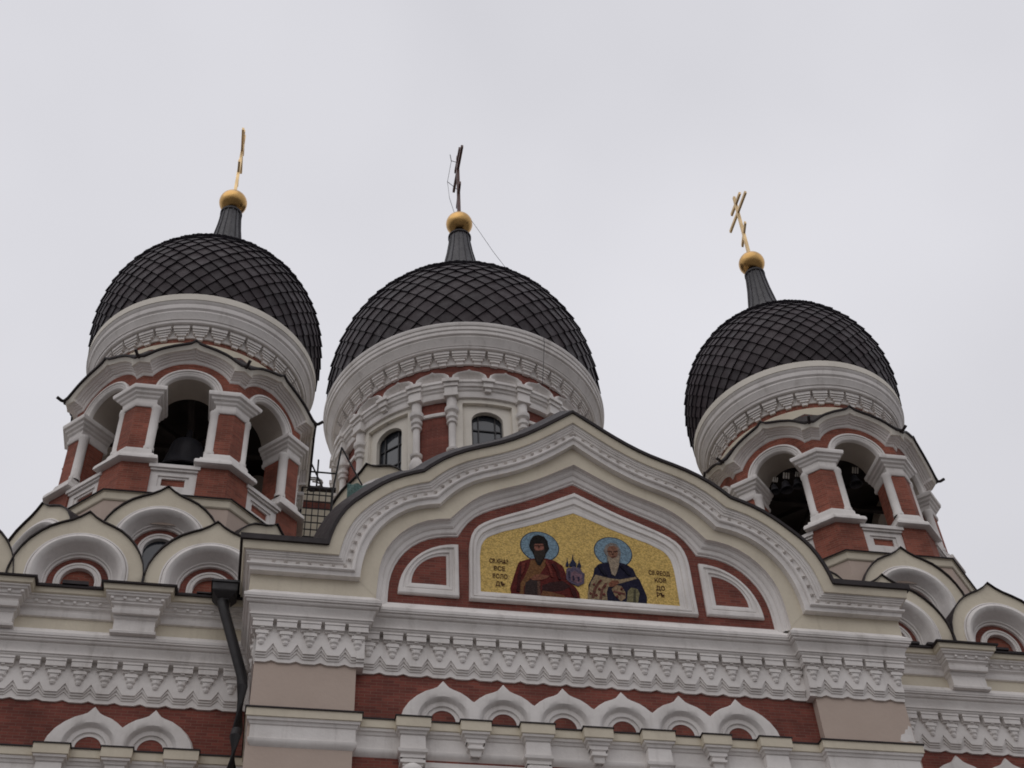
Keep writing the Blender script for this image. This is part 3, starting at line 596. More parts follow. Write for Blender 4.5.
FIG2=[
    ('robe', [(0.156, 20.572), (0.19, 20.961), (0.34, 21.268), (0.387, 21.487), (0.511, 21.632), (0.711, 21.701), (1.047, 21.733), (1.237, 21.683), (1.39, 21.564), (1.448, 21.336), (1.52, 21.244), (1.597, 20.956), (1.652, 20.734), (1.623, 20.533), (0.152, 20.524)]),
    ('stole_l', [(0.134, 20.538), (0.156, 20.732), (0.267, 21.065), (0.397, 21.29), (0.558, 21.255), (0.773, 21.209), (1.019, 21.198), (1.418, 21.317), (1.468, 21.272), (1.064, 21.104), (0.863, 21.021), (0.691, 20.941), (0.634, 20.774), (0.63, 20.543)]),
    ('stole_r', [(0.767, 20.883), (0.891, 21.023), (1.026, 21.003), (1.115, 20.816), (1.097, 20.654), (0.977, 20.541), (0.83, 20.695)]),
    ('fold1', [(0.224, 20.578), (0.301, 20.841), (0.463, 21.115), (0.562, 21.157), (0.383, 20.848), (0.304, 20.569)]),
    ('fold2', [(0.424, 20.563), (0.493, 20.858), (0.622, 21.064), (0.681, 21.053), (0.558, 20.832), (0.496, 20.554)]),
    ('fold3', [(0.819, 20.855), (1.098, 20.782), (1.092, 20.734), (0.799, 20.788)]),
    ('book', [(1.111, 20.533), (1.174, 20.854), (1.269, 20.976), (1.43, 20.941), (1.47, 20.815), (1.397, 20.532)]),
    ('book_shade', [(1.274, 20.535), (1.329, 20.9), (1.388, 20.938), (1.342, 20.531)]),
    ('hand', [(0.701, 21.039), (0.794, 21.145), (0.96, 21.16), (0.981, 21.097), (0.858, 20.972), (0.733, 20.944)]),
    ('hair', [(0.675, 22.052), (0.749, 22.23), (0.885, 22.329), (1.023, 22.308), (1.1, 22.178), (1.118, 22.01), (1.065, 21.768), (0.991, 21.727), (0.741, 21.72), (0.745, 21.906), (0.708, 21.953)]),
    ('face', [(0.773, 22.113), (0.83, 22.204), (0.96, 22.24), (1.051, 22.174), (1.038, 21.968), (0.977, 21.861), (0.863, 21.833), (0.783, 21.927)]),
    ('brow', [(0.769, 22.064), (0.885, 22.055), (0.899, 21.972), (0.916, 21.973), (0.931, 22.066), (1.046, 22.091), (1.041, 22.05), (0.944, 22.027), (0.923, 21.937), (0.878, 21.932), (0.876, 22.02), (0.765, 22.03)]),
    ('mouth', [(0.863, 21.89), (0.968, 21.907), (0.964, 21.873), (0.865, 21.857)]),
    ('beard', [(0.771, 21.892), (0.862, 21.823), (0.992, 21.869), (1.055, 21.936), (1.035, 21.664), (0.96, 21.424), (0.89, 21.285), (0.814, 21.344), (0.792, 21.541), (0.772, 21.707)]),
]

# ------------------------------------------------------------------ the church: central bay, wings and what is fixed to them
church = thing('church', 'white, cream and red church front with a big ogee gable over a gold mosaic', 'church', (0, 0, 0))
def part(m, name, mat, parent=church, smooth=0): return m.build(name, mat, parent, (0, 0, 0), smooth)
PX0, PX1, WY = 5.43, 7.68, 2.0        # pier edges, depth of the wing walls behind the piers
PXS = 7.57                            # outer edge the cornices are swept from
CY = .22                              # central wall sits this far behind the piers
WX = 18.0
m = MB(); m.box(-PX0, PX0, CY, 1.2, 0, 20.1); part(m, 'brick_wall', BRICK)
for s in (-1, 1):
    m = MB(); x = sorted((s*PX0, s*PX1)); m.box(x[0], x[1], 0, 3, 0, 19.2); part(m, 'corner_pier', PINK)
    m = MB(); x = sorted((s*PX1, s*WX)); m.box(x[0], x[1], WY, 5, 0, 19.4); part(m, 'wing_wall', BRICK)
    m = MB(); x = sorted((s*(PX1+.012), s*WX)); m.box(x[0], x[1], WY-.3, 5, 19.2, 20.9); part(m, 'wing_attic', CREAM)
m = MB(); m.box(-7.6, 7.6, .35, 3, 19.3, 20.88); part(m, 'attic_wall', CREAM)
m = MB(); m.box(-17.9, 17.9, 6, 38, 0, 20.6); part(m, 'nave_body', CREAM)
# plan paths, left to right as seen from the square
MID = [(-PXS, WY), (-PXS, 0), (-PX0, 0), (-PX0, CY), (PX0, CY), (PX0, 0), (PXS, 0), (PXS, WY)]
WL = [(-WX, WY), (-PX1, WY)]; WR = [(PX1, WY), (WX, WY)]
PATHS = [MID, WL, WR]
def sweep(prof, name, mat, paths=PATHS, smooth=25):
    out = []
    for p in paths:
        m = MB(); m.sweep_plan(p, prof); out.append(part(m, name, mat, smooth=smooth))
    return out
# main corona above the brackets
CORONA = [(.05, 19.10), (.26, 19.125), (.29, 19.16), (.29, 19.19), (.32, 19.20), (.32, 19.24), (.30, 19.25), (.32, 19.34), (.365, 19.42), (.365, 19.45), (.41, 19.465), (.43, 19.49), (.43, 19.53), (.47, 19.54), (.475, 19.575), (.49, 19.585), (.495, 19.66), (.46, 19.69), (.30, 19.87)]
sweep(CORONA, 'main_cornice', WHITE)
m = MB(); m.sweep_plan([(-5.0, CY), (5.0, CY)], [(.32, 19.84), (.20, 20.02), (.215, 20.07), (.1, 20.08)]); part(m, 'gable_sill', WHITE)
# ledge cornice lower down
LEDGE = [(0, 16.08), (.02, 16.10), (.06, 16.15), (.08, 16.20), (.08, 16.25), (.05, 16.27), (.05, 16.56), (.075, 16.58), (.095, 16.64), (.125, 16.65), (.14, 16.71)]
LEDC = [(.135, 16.705), (.165, 16.72), (.165, 16.915), (.14, 16.923)]
LEDR = [(.15, 16.91), (.195, 16.91), (.195, 16.94), (.0, 17.04)]
sweep(LEDGE, 'ledge_moulding', WHITE); sweep(LEDC, 'ledge_fascia', CREAM); sweep(LEDR, 'ledge_roof', ROOF)
for p, w in ((WL, -1), (WR, 1)): pass
# zigzag apron: three stepped layers
def zigzag(x0, x1, y, pitch, first, name='zigzag_frieze', ret=None):
    m = MB()
    for out, zb, za, zt in ((.14, 18.33, 18.56, 18.72), (.105, 18.28, 18.47, 18.6), (.07, 18.23, 18.38, 18.5), (.045, 18.13, 18.18, 18.4)):
        xs = {x0, x1}; k = math.floor((x0-first)/pitch)-1
        br = []
        while first+k*pitch < x1+pitch:
            c = first+k*pitch
            for dx, z in ((-pitch*.25, zb), (pitch*.25, zb), (pitch*.5, za)): br.append((c+dx, z))
            k += 1
        br.sort(); seg = [(x0, interp(br, x0))]+[b for b in br if x0 < b[0] < x1]+[(x1, interp(br, x1))]
        yf = y-out
        m.grid([[(x, yf, zt) for x, z in seg], [(x, yf, z) for x, z in seg], [(x, y+.02, z) for x, z in seg]])
        for x, z in (seg[0], seg[-1]): m.face(m.pts([(x, yf, zt), (x, yf, z), (x, y+.02, z), (x, y+.02, zt)]))
    m.box(x0, x1, y-.10, y+.02, 18.9, 19.12); m.box(x0, x1, y-.135, y+.02, 18.6, 18.93)
    return part(m, name, WHITE)
def bracket_mesh():
    m = MB()
    for w, o, z0, z1 in ((.232, .275, 19.065, 19.115), (.224, .258, 18.93, 19.061), (.214, .205, 18.885, 18.926), (.10, .19, 18.845, 18.881), (.145, .215, 18.765, 18.842), (.115, .195, 18.73, 18.762)):
        m.box(-w, w, -o, 0, z0, z1)
    m.box(-.045, .045, -.24, -.16, 18.9, 18.96)
    m.lathe([(.001, 18.50), (.055, 18.51), (.08, 18.56), (.078, 18.61), (.11, 18.65), (.115, 18.725)], 10, center=(0, -.12))
    return m
br0 = part(bracket_mesh(), 'bracket', WHITE)
used = [0]
def bracket(x, y, rz=0):
    o = br0 if not used[0] else br0.copy()
    if used[0]: col.objects.link(o); o.parent = church
    used[0] = 1; o.location = (x, y, 0); o.rotation_euler = (0, 0, R(rz))
p = 10.8/20
zigzag(-PX0, PX0, CY, p, -PX0+p/2)
for k in range(20): bracket(-PX0+p/2+p*k, CY)
for s in (-1, 1):
    x0, x1 = sorted((s*PX0, s*PX1)); zigzag(x0, x1, -.004, .5375, s*7.58)
    for k in range(5): bracket(s*(7.58-.5375*k), 0)
    for k in range(3): bracket(s*PXS, .3+.56*k, -90*-s if s > 0 else -90)
    a, b = sorted((s*PX1, s*WX)); zigzag(a, b, WY, .57, s*8.16)
    for k in range(13): bracket(s*(8.16+.57*k), WY)
    m = MB(); xx = sorted((s*PX0+s*.02, s*(PX0-.16))); m.box(xx[0], xx[1], -.162, CY+.01, 18.29, 19.11); m.box(xx[0]+.001, xx[1]-.001, -.122, CY+.01, 18.23, 18.289); m.box(xx[0]+.002, xx[1]-.002, -.08, CY+.01, 18.12, 18.229); part(m, 'return_apron', WHITE)
    # apron round the pier's outer return
    m = MB(); xx = sorted((s*PX1-s*.02, s*(PX1+.06))); m.box(xx[0], xx[1], .02, WY, 18.28, 19.12); xx = sorted((s*PX1-s*.02, s*(PX1+.04))); m.box(xx[0], xx[1], .02, WY, 18.18, 18.279); xx = sorted((s*PX1-s*.02, s*(PX1+.02))); m.box(xx[0], xx[1], .02, WY, 18.09, 18.179); part(m, 'return_apron', WHITE)

# ---- the gable: lofted between the traced curves; every row is full width, corner return included
CV['C'][0][0] = (5.468, 20.30); CV['C'][0][1] = (5.455, 20.52)
def rows_for(c, y, corner, foot_z=None):
    """full-width 3D polyline of curve c at depth y; with corner=True it runs on over the piers and round their outer sides"""
    S = CV[c]; half = S[0]+S[1][1:] if isinstance(S[0], list) else list(S)
    half = list(half)
    if corner:
        fx, fz = half[0]; X = 7.53-y
        half = [(X, fz, WY-.1), (X, fz, y), (lerp(X, fx, .5), fz, y)]+[(x, z, y) for x, z in half]
    else:
        if foot_z is not None: half = [(half[0][0], foot_z)]+half
        half = [(x, z, y) for x, z in half]
    L = half+[(-x, z, yy) for x, z, yy in half[::-1]][1:]
    return [Vector((x, yy, z)) for x, z, yy in L]
def loft(c0, c1, prof, corner, foot=None):
    m = MB(); a = rows_for(c0, 0, corner, foot); b = rows_for(c1, 0, corner, foot); rows = []
    for t, y in prof:
        row = []
        ra = rows_for(c0, y, corner, foot); rb = rows_for(c1, y, corner, foot)
        rows.append([p+(q-p)*t for p, q in zip(ra, rb)])
    m.grid(rows); return m
gable = part(loft('A', 'C', [(-.02, -.70), (0, -.70), (.31, -.66), (.325, -.63)], True), 'gable_fascia', CREAM, smooth=25)
gm = loft('A', 'C', [(.32, -.64), (.325, -.60), (.40, -.595), (.41, -.57), (.455, -.565), (.46, -.535), (.53, -.52), (.535, -.485), (.70, -.47), (.71, -.52), (.745, -.56), (.80, -.56), (.83, -.54), (.84, -.49), (.90, -.485), (.97, -.47), (1.0, -.47), (1.0, -.29)], True)
# little drops along the moulding
S = [p for p in CV['A'][0]+CV['A'][1][1:]]; Cc = CV['C'][0]+CV['C'][1][1:]
cl = [(lerp(a[0], c[0], .62), lerp(a[1], c[1], .62)) for a, c in zip(S, Cc)]
cl = [(7.6, lerp(S[0][1], Cc[0][1], .62))]+cl
acc = .12
for (xa, za), (xb, zb) in zip(cl, cl[1:]):
    L = math.hypot(xb-xa, zb-za)
    if L < 1e-6: continue
    while acc < L:
        x, z = lerp(xa, xb, acc/L), lerp(za, zb, acc/L)
        for sx in (-1, 1):
            X = sx*x; w = .04
            a = gm.pts([(X-w, -.47, z+.05), (X+w, -.47, z+.05), (X+w, -.565, z-.02), (X-w, -.565, z-.02), (X-w, -.44, z-.03), (X+w, -.44, z-.03)])
            for q in ((0, 1, 2, 3), (3, 2, 5, 4), (0, 3, 4), (1, 5, 2)): gm.face([a[k] for k in q])
        acc += .275
    acc -= L
part(gm, 'gable_moulding', WHITE, gable, smooth=25)
# cream field between moulding and archivolt, with the strips over the piers
m = loft('C', 'D', [(0, -.30), (1, -.30)], False); part(m, 'gable_field', CREAM, gable)
for s in (-1, 1):
    cf, df = CV['C'][0][0], CV['D'][0][0]
    m = MB(); x = sorted((s*(df[0]), s*7.97)); m.box(x[0], x[1], -.295, WY-.1, 19.84, 20.33); part(m, 'pier_attic', CREAM, gable)
m = loft('D', 'E', [(0, -.31), (.01, -.20), (.10, -.19), (.11, -.17), (.32, -.155), (.42, -.12), (.44, -.09), (.72, -.075), (.80, -.05), (.81, -.03), (.93, -.02), (.95, .005), (1, .02)], False, 19.86)
part(m, 'gable_archivolt', WHITE, gable, smooth=20)
E_ = CV['E'][0]+CV['E'][1][1:]; E_ = [(E_[0][0], 19.95)]+E_
full = E_+[(-x, z) for x, z in E_[::-1]][1:]
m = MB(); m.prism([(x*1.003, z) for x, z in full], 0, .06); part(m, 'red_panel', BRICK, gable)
# mosaic frame, panel and picture
Fh, Gh = CV['F'], CV['G']
def closed(H): return H+[(-x, z) for x, z in H[::-1]][1:]
Fc, Gc = closed(Fh), [(x-.06, z) for x, z in closed(Gh)]
m = MB(); rows = []
for t, y in ((0, .01), (0, -.10), (.06, -.13), (.22, -.13), (.27, -.085), (.34, -.085), (.38, -.11), (.58, -.10), (.64, -.055), (.72, -.05), (.78, -.035), (.94, -.03), (1, -.02), (1, .02)):
    rows.append([(lerp(a[0], b[0], t), y, lerp(a[1], b[1], t)) for a, b in zip(Fc, Gc)])
m.grid(rows, cu=True); frame = part(m, 'mosaic_frame', WHITE, church, smooth=20)
m = MB(); m.prism([(x*1.004, z) for x, z in Gc], -.012, .03); mosaic = part(m, 'mosaic', GOLDM, church)
colr = {'robe1': (.09, .013, .011), 'shirt': (.16, .075, .03), 'under': (.035, .022, .02), 'shade_fold': (.035, .012, .012), 'hem': (.15, .065, .03), 'hand': (.19, .075, .045), 'sword': (.10, .05, .035), 'hair1': (.010, .008, .007), 'face1': (.22, .09, .065), 'beard1': (.030, .022, .018), 'brow': (.06, .025, .018), 'model': (.10, .08, .12), 'model_light': (.17, .10, .125), 'fold4': (.045, .008, .008), 'fold5': (.14, .03, .022), 'fold6': (.006, .006, .016), 'spot': (.13, .035, .03), 'window': (.03, .025, .05), 'dome_big': (.018, .022, .05), 'dome_l': (.018, .022, .05), 'dome_r': (.018, .022, .05),
        'robe2': (.012, .011, .028), 'stole_l': (.27, .20, .12), 'stole_r': (.25, .17, .10), 'fold1': (.12, .05, .035), 'fold2': (.13, .055, .04), 'fold3': (.14, .05, .04), 'book': (.17, .15, .08), 'book_shade': (.06, .055, .035), 'hair2': (.20, .17, .15), 'face2': (.20, .10, .065), 'mouth': (.10, .03, .025), 'beard2': (.29, .23, .17), 'halo': (.17, .25, .31), 'rim': (.035, .05, .07)}
mats = {k: mos(k, c, .3) for k, c in colr.items()}
NM = {'dome_big': 'painted_dome', 'dome_l': 'painted_dome', 'dome_r': 'painted_dome', 'model': 'painted_church', 'model_light': 'painted_church_front', 'stole_l': 'stole', 'stole_r': 'stole', 'under': 'undergarment', 'shade_fold': 'robe_fold', 'fold1': 'robe_fold', 'fold2': 'robe_fold', 'fold3': 'robe_fold', 'book_shade': 'book_edge', 'brow': 'brow_and_nose', 'fold4': 'robe_fold', 'fold5': 'robe_fold', 'fold6': 'robe_fold', 'spot': 'stole_pattern', 'window': 'painted_window'}
FIG1 += [('fold4', [(-1.62, 20.6), (-1.56, 21.1), (-1.47, 21.42), (-1.42, 21.40), (-1.50, 21.05), (-1.54, 20.6)]), ('fold4', [(-.62, 21.55), (-.52, 21.3), (-.50, 21.05), (-.56, 21.05), (-.60, 21.3), (-.70, 21.5)]), ('fold5', [(-.80, 21.6), (-.70, 21.3), (-.68, 21.1), (-.74, 21.12), (-.78, 21.35), (-.86, 21.55)]), ('fold5', [(-1.46, 21.48), (-1.36, 21.5), (-1.42, 21.2), (-1.48, 21.1)]), ('fold4', [(-.30, 20.85), (-.16, 20.75), (-.12, 20.55), (-.22, 20.55), (-.26, 20.7)]), ('window', [(-.20, 21.05), (-.20, 21.18), (-.16, 21.2), (-.15, 21.06)]), ('window', [(-.07, 21.04), (-.07, 21.17), (-.02, 21.17), (-.03, 21.05)]), ('window', [(-.30, 21.12), (-.29, 21.32), (-.26, 21.32), (-.27, 21.12)])]
FIG2 += [('fold6', [(1.10, 21.65), (1.22, 21.5), (1.30, 21.35), (1.24, 21.34), (1.14, 21.48), (1.05, 21.6)]), ('fold6', [(.55, 21.6), (.62, 21.4), (.70, 21.28), (.64, 21.27), (.54, 21.4), (.48, 21.55)])]+[('spot', [(x, z-.04), (x+.035, z), (x, z+.045), (x-.035, z)]) for x, z in ((.22, 20.7), (.33, 20.98), (.36, 20.66), (.5, 21.1), (.56, 20.7), (.6, 20.95), (.45, 20.85), (.95, 20.75), (.88, 20.66), (1.02, 20.9))]
for fi, (FIG, hc) in enumerate(((FIG1, (-1.01, 21.985)), (FIG2, (.88, 21.995)))):
    for rr, nm, mt, y in ((.50, 'halo_rim', 'rim', -.0135), (.475, 'halo', 'halo', -.0165)):
        m = MB(); m.prism([(hc[0]+rr*math.cos(R(a)), hc[1]+rr*.96*math.sin(R(a))) for a in range(0, 360, 10)], y, .02); part(m, nm, mats[mt], mosaic)
    for i, (nm, poly) in enumerate(FIG):
        key = nm if nm in mats else nm+str(fi+1)
        P = [(x-.045, max(z-.05, 20.43)) for x, z in poly]
        m = MB(); m.prism(P, -.0195-.0013*i, .02); part(m, NM.get(nm, nm), mats[key], mosaic)
TXT = mos('letter brown', (.085, .04, .02), .3)
def letters(body, x, z, size, squash=1.0):
    cu = bpy.data.curves.new('inscription', 'FONT'); cu.body = body; cu.size = size; cu.align_x = 'CENTER'; cu.align_y = 'CENTER'; cu.extrude = .004; cu.offset = .003
    o = bpy.data.objects.new('inscription', cu); col.objects.link(o)
    bpy.context.view_layer.update()
    me = bpy.data.meshes.new_from_object(o.evaluated_get(bpy.context.evaluated_depsgraph_get()))
    bpy.data.objects.remove(o)
    ob = bpy.data.objects.new('inscription', me); col.objects.link(ob); me.materials.clear(); me.materials.append(TXT)
    ob.parent = mosaic; ob.rotation_euler = (R(90), 0, 0); ob.location = (x, -.018, z); ob.scale = (squash, 1, 1)
for body, x, z, q in (('СВ.КНѦЗ', -2.04, 21.47, .62), ('ВСЕ', -2.035, 21.25, .85), ('ВОЛО', -2.03, 21.015, .72), ('ДЪ', -2.03, 20.79, .85), ('СВ.ѲЕОД', 2.035, 21.48, .68), ('КОВ', 2.04, 21.26, .85), ('ДО', 2.01, 21.02, .85), ('РЪ', 1.99, 20.81, .85)):
    letters(body, x-.025, z-.05, .18, q)
# quarter-round niches either side
for s in (-1, 1):
    def quarter(x0, x1, z0, z1, n=14):
        P = [(s*x0, z0), (s*x0, z1)]
        P += [(s*(x0+(x1-x0)*math.sin(R(90*k/n))), z0+(z1-z0)*math.cos(R(90*k/n))) for k in range(1, n+1)]
        return P
    A = quarter(3.07, 4.54, 20.235, 21.81); B = quarter(3.37, 4.21, 20.60, 21.46)
    m = MB(); rows = []
    for t, y in ((0, .02), (0, -.06), (.08, -.09), (.34, -.09), (.40, -.05), (.52, -.045), (.56, -.06), (.74, -.055), (.80, -.02), (.96, -.01), (1, .0), (1, .13)):
        rows.append([(lerp(a[0], b[0], t), y, lerp(a[1], b[1], t)) for a, b in zip(A, B)])
    m.grid(rows, cu=True); nf = part(m, 'niche_frame', WHITE, church, smooth=20)
    m = MB(); m.prism(B, -.008, .02); part(m, 'niche_panel', BRICK, nf)
# dark sheet roof over the gable and flat roofs over the cornices
for s in (-1, 1):
    pass
Sx = CV['A'][0]+CV['A'][1][1:]; FA = Sx+[(-x, z) for x, z in Sx[::-1]][1:]
m = MB(); top = []
for i, (x, z) in enumerate(FA):
    a = FA[max(i-1, 0)]; b = FA[min(i+1, len(FA)-1)]; d = Vector((b[0]-a[0], b[1]-a[1])).normalized(); nn = Vector((d.y, -d.x))
    if nn.dot(Vector((x, z-20.5))) < 0: nn = -nn
    top.append((x+nn.x*.075, z+nn.y*.075))
BACK = 2.6
m.grid([[(x*.999, -.60, z-.004) for x, z in FA], [(x, -.755, z) for x, z in FA], [(x, -.765, z) for x, z in top], [(x+(x-a)*6.6, .5, z+max(z-c, .012)*15.5) for (x, z), (a, c) in zip(top, FA)], [(x+(x-a)*6.6, BACK, z+max(z-c, .012)*15.5) for (x, z), (a, c) in zip(top, FA)], [(x, BACK, z) for x, z in FA]])
groof = part(m, 'gable_roof', ROOF, church, smooth=30)
m = MB(); m.prism([(FA[0][0], 20.5)]+FA+[(FA[-1][0], 20.5)], .6, BACK-.05); part(m, 'gable_body', CREAM, church)
for s in (-1, 1):
    m = MB(); fz = CV['A'][0][0][1]; X = 7.53+.70
    x = sorted((s*6.28, s*(X+.06)))
    m.box(x[0], x[1], -.77, WY-.1, fz-.006, fz+.14); part(m, 'pier_roof', ROOF)
m = MB(); m.box(-8.35, 8.35, WY-.1, 9, 20.88, 21.0); part(m, 'flat_roof', ROOF)

# ---- row of ogee hoods over the ledge
def hood_row(centers, y, span):
    for c in centers:
        ends = (c == centers[0], c == centers[-1])
        zb = 16.94; cz = 17.02
        def outer(sg, is_end):
            W = .96 if is_end else .70
            P = [(W, zb), (W*.985, zb+.12), (W*.93, zb+.30), (W*.80, zb+.50), (W*.62, zb+.67), (.40, zb+.80), (.22, zb+.87), (.13, zb+.92), (0, zb+1.08)]
            if not is_end: P = [(.69, zb), (.69, zb+.30), (.69, zb+.55), (.66, zb+.60), (.55, zb+.70), (.40, zb+.80), (.22, zb+.87), (.13, zb+.92), (0, zb+1.08)]
            return [(sg*x, z) for x, z in P]
        def inner(sg, r):
            return [(sg*r*math.cos(R(90*k/7)), cz+r*math.sin(R(90*k/7))) if k else (sg*r, zb) for k in range(0, 8)]
        def insert(P, n=9):
            return P
        def ring(r):
            L = [(r, zb)]+[(r*math.cos(R(11.25*k)), cz+r*math.sin(R(11.25*k))) for k in range(1, 9)]
            Rr = [(-x, z) for x, z in L[::-1]][1:]
            return L+Rr
        O = outer(1, ends[1]); O2 = outer(-1, ends[0])
        Of = O+O2[::-1][1:]
        m = MB()
        def row(P, yy): return [(c+x, yy, z) for x, z in P]
        m.grid([row(Of, y+.01), row(Of, y-.10), row([(lerp(a[0], b[0], q), lerp(a[1], b[1], q)) for a, b, q in [(a, b, 0 if abs(abs(a[0])-.69) < .001 else .12) for a, b in zip(Of, ring(.56))]], y-.155), row([(lerp(a[0], b[0], .6), lerp(a[1], b[1], .6)) for a, b in zip(Of, ring(.56))], y-.165), row(ring(.58), y-.15), row(ring(.54), y-.11), row(ring(.50), y-.04), row(ring(.455), y-.03), row(ring(.44), y-.06), row(ring(.39), y-.05), row(ring(.375), y-.01), row(ring(.33), y+.0), row(ring(.32), y-.025), row(ring(.29), y-.02), row(ring(.285), y+.05)])
        h = part(m, 'ogee_hood', WHITE, church, smooth=35)
        m = MB(); m.prism([(c+x, z) for x, z in ring(.30)], y-.008, y+.04); part(m, 'hood_panel', BRICK, h)
hood_row([-3.45+1.38*k for k in range(6)], CY, .69)
# stepped blocks that carry the hoods: large (with a column below) and small pendants alternate
def cap_block(x, y, big, column=True):
    w = .315 if big else .27
    o = .16 if big else .13
    prof = [(0, 16.26 if not big else 16.12)] if False else None
    path = [(x-w+.06, y), (x-w+.06, y-o-.1), (x+w-.06, y-o-.1), (x+w-.06, y)]
    P = [(0, 16.44), (.0, 16.52), (.03, 16.54), (.05, 16.60), (.09, 16.61), (.10, 16.66)]
    m = MB(); m.sweep_plan(path, P)
    if big:
        m.sweep_plan([(x-.27, y), (x-.27, y-.27), (x+.27, y-.27), (x+.27, y)], [(0, 15.98), (.0, 16.06), (.05, 16.10), (.06, 16.17), (.01, 16.2), (.0, 16.5)])
        m.box(x-.22, x+.22, y-.25, y, 15.8, 16.0)
        m.box(x-.27, x+.27, y-.29, y, 15.86, 15.93)
    else:
        m.sweep_plan([(x-.13, y), (x-.13, y-.19), (x+.13, y-.19), (x+.13, y)], [(.05, 16.46), (.05, 16.43), (.02, 16.40), (.02, 16.36), (.05, 16.34), (.05, 16.29), (0, 16.26), (-.02, 16.14), (-.05, 16.13)])
    b = part(m, 'cap_block' if big else 'pendant_block', WHITE, church, smooth=25)
    m = MB(); m.sweep_plan(path, [(.095, 16.655), (.125, 16.67), (.125, 16.90), (.10, 16.908)]); part(m, 'block_fascia', CREAM, b)
    m = MB(); m.sweep_plan(path, [(.11, 16.9), (.15, 16.9), (.15, 16.925), (.02, 16.95), (-.2, 16.98)]); m.box(x-w+.07, x+w-.07, y-o-.1, y, 16.93, 16.955); part(m, 'block_roof', ROOF, b)
    if big and column:
        m = MB(); m.lathe([(.2, 0), (.2, .4), (.16, .5), (.16, 15.0), (.2, 15.05), (.2, 15.12), (.17, 15.15), (.19, 15.5), (.26, 15.62), (.27, 15.7), (.22, 15.80), (.14, 15.88)], 16, center=(x, y-.12)); part(m, 'column', WHITE, b, smooth=40)
for k in range(7): cap_block(-4.14+1.38*k, CY, k % 2 == 0)
# framed panels between the columns below the ledge
for k in range(3):
    xc = -2.76+2.76*k
    m = MB(); 
    for x0, x1, z0, z1 in ((-1.1, 1.1, 15.86, 15.98), (-1.1, -.98, 6, 15.858), (.98, 1.1, 6, 15.858)): m.box(xc+x0, xc+x1, CY-.10, CY, z0, z1)
    f = part(m, 'panel_frame', WHITE); m = MB(); m.box(xc-.98, xc+.98, CY-.03, CY, 6, 15.86); part(m, 'cream_panel', CREAM, f)
for s in (-1, 1):
    hood_row([s*10.44-.67, s*10.44+.67], WY, .67)
    for k in (-1, 0, 1): cap_block(s*10.44+1.38*k, WY, k != 0, True)

# ---- wings: upper cornice with a breakfront under the valley between two ogee gables
WT = [(.30, 20.17), (.36, 20.18), (.38, 20.25), (.38, 20.30), (.34, 20.32), (.36, 20.38), (.42, 20.42), (.42, 20.47), (.45, 20.48), (.47, 20.56), (.52, 20.57), (.54, 20.62), (.57, 20.625), (.575, 20.665)]
WTC = [(.57, 20.66), (.62, 20.68), (.65, 20.81), (.60, 20.82)]
WTR = [(.62, 20.80), (.70, 20.80), (.71, 20.845), (.35, 20.93)]
for s in (-1, 1):
    xc = s*10.55
    a, b = sorted((s*(PX1+.02), s*WX))
    segs = [(a, WY), (xc-.17, WY), (xc-.17, WY-.33), (xc+.17, WY-.33), (xc+.17, WY)]
    far = s*13.75
    if s > 0: segs += [(far-.17, WY), (far-.17, WY-.33), (far+.17, WY-.33), (far+.17, WY), (b, WY)]
    else: segs = [(a, WY), (far-.17, WY), (far-.17, WY-.33), (far+.17, WY-.33), (far+.17, WY)]+segs[1:]+[(b, WY)]
    wm = MB(); wm.sweep_plan(segs, WT); sweep(WTC, 'wing_fascia', CREAM, [segs]); sweep(WTR, 'wing_roof_edge', ROOF, [segs])
    x = a+.2
    while x < b-.2:                     # dentil drops
        fo = .33 if (abs(x-xc) < .6 or abs(x-far) < .6) else 0
        wm.box(x-.035, x+.035, WY-.50-fo, WY-.40-fo, 20.495, 20.555); x += .29
    part(wm, 'wing_cornice', WHITE, smooth=25)
    for cx in (xc, far):
        m = MB(); pth = [(cx-.47, WY), (cx-.47, WY-.55), (cx+.47, WY-.55), (cx+.47, WY)]
        m.sweep_plan(pth, [(-.15, 19.68), (.0, 19.68), (.05, 19.70), (.06, 19.76), (.03, 19.79), (.0, 19.80), (.0, 20.08), (.04, 20.12), (.05, 20.18), (.1, 20.2)]); m.box(cx-.46, cx+.46, WY-.54, WY, 19.685, 20.3)
        m.box(cx-.40, cx+.40, WY-.6, WY-.3, 20.19, 20.7)
        part(m, 'pendant_box', WHITE, smooth=25)
    m = MB(); m.box(a, b, 1.35, 5, 20.87, 20.91); x = a+.3
    while x < b-1.2:
        w = random.uniform(.5, 1.3); m.box(x, x+w, 1.30, 2.4, 20.905, 20.93+random.uniform(.0, .07)); x += w+random.uniform(.1, .7)
    part(m, 'wing_roof', ROOF)
    for cx, cz in ((s*8.98, 21.05), (s*12.12, 21.05), (s*15.13, 20.93)): ogee_gable(church, (cx, 1.52 if abs(cx) < 14 else 1.545, cz), 0, 3.2)
    m = MB(); m.box(a, b, 2.2, 2.6, 20.9, 21.4); part(m, 'gable_back_wall', CREAM)

# the wings stand a few centimetres lower than the central bay
for ch in church.children:
    X = [ch.location.x+c[0] for c in ch.bound_box]
    lo, hi = min(abs(x) for x in X), max(abs(x) for x in X)
    if min(X)*max(X) > 0 and lo > 7.4 and hi > 8.3 and ch.name.split('.')[0] not in ('wing_wall', 'return_apron'): ch.location.z -= .09
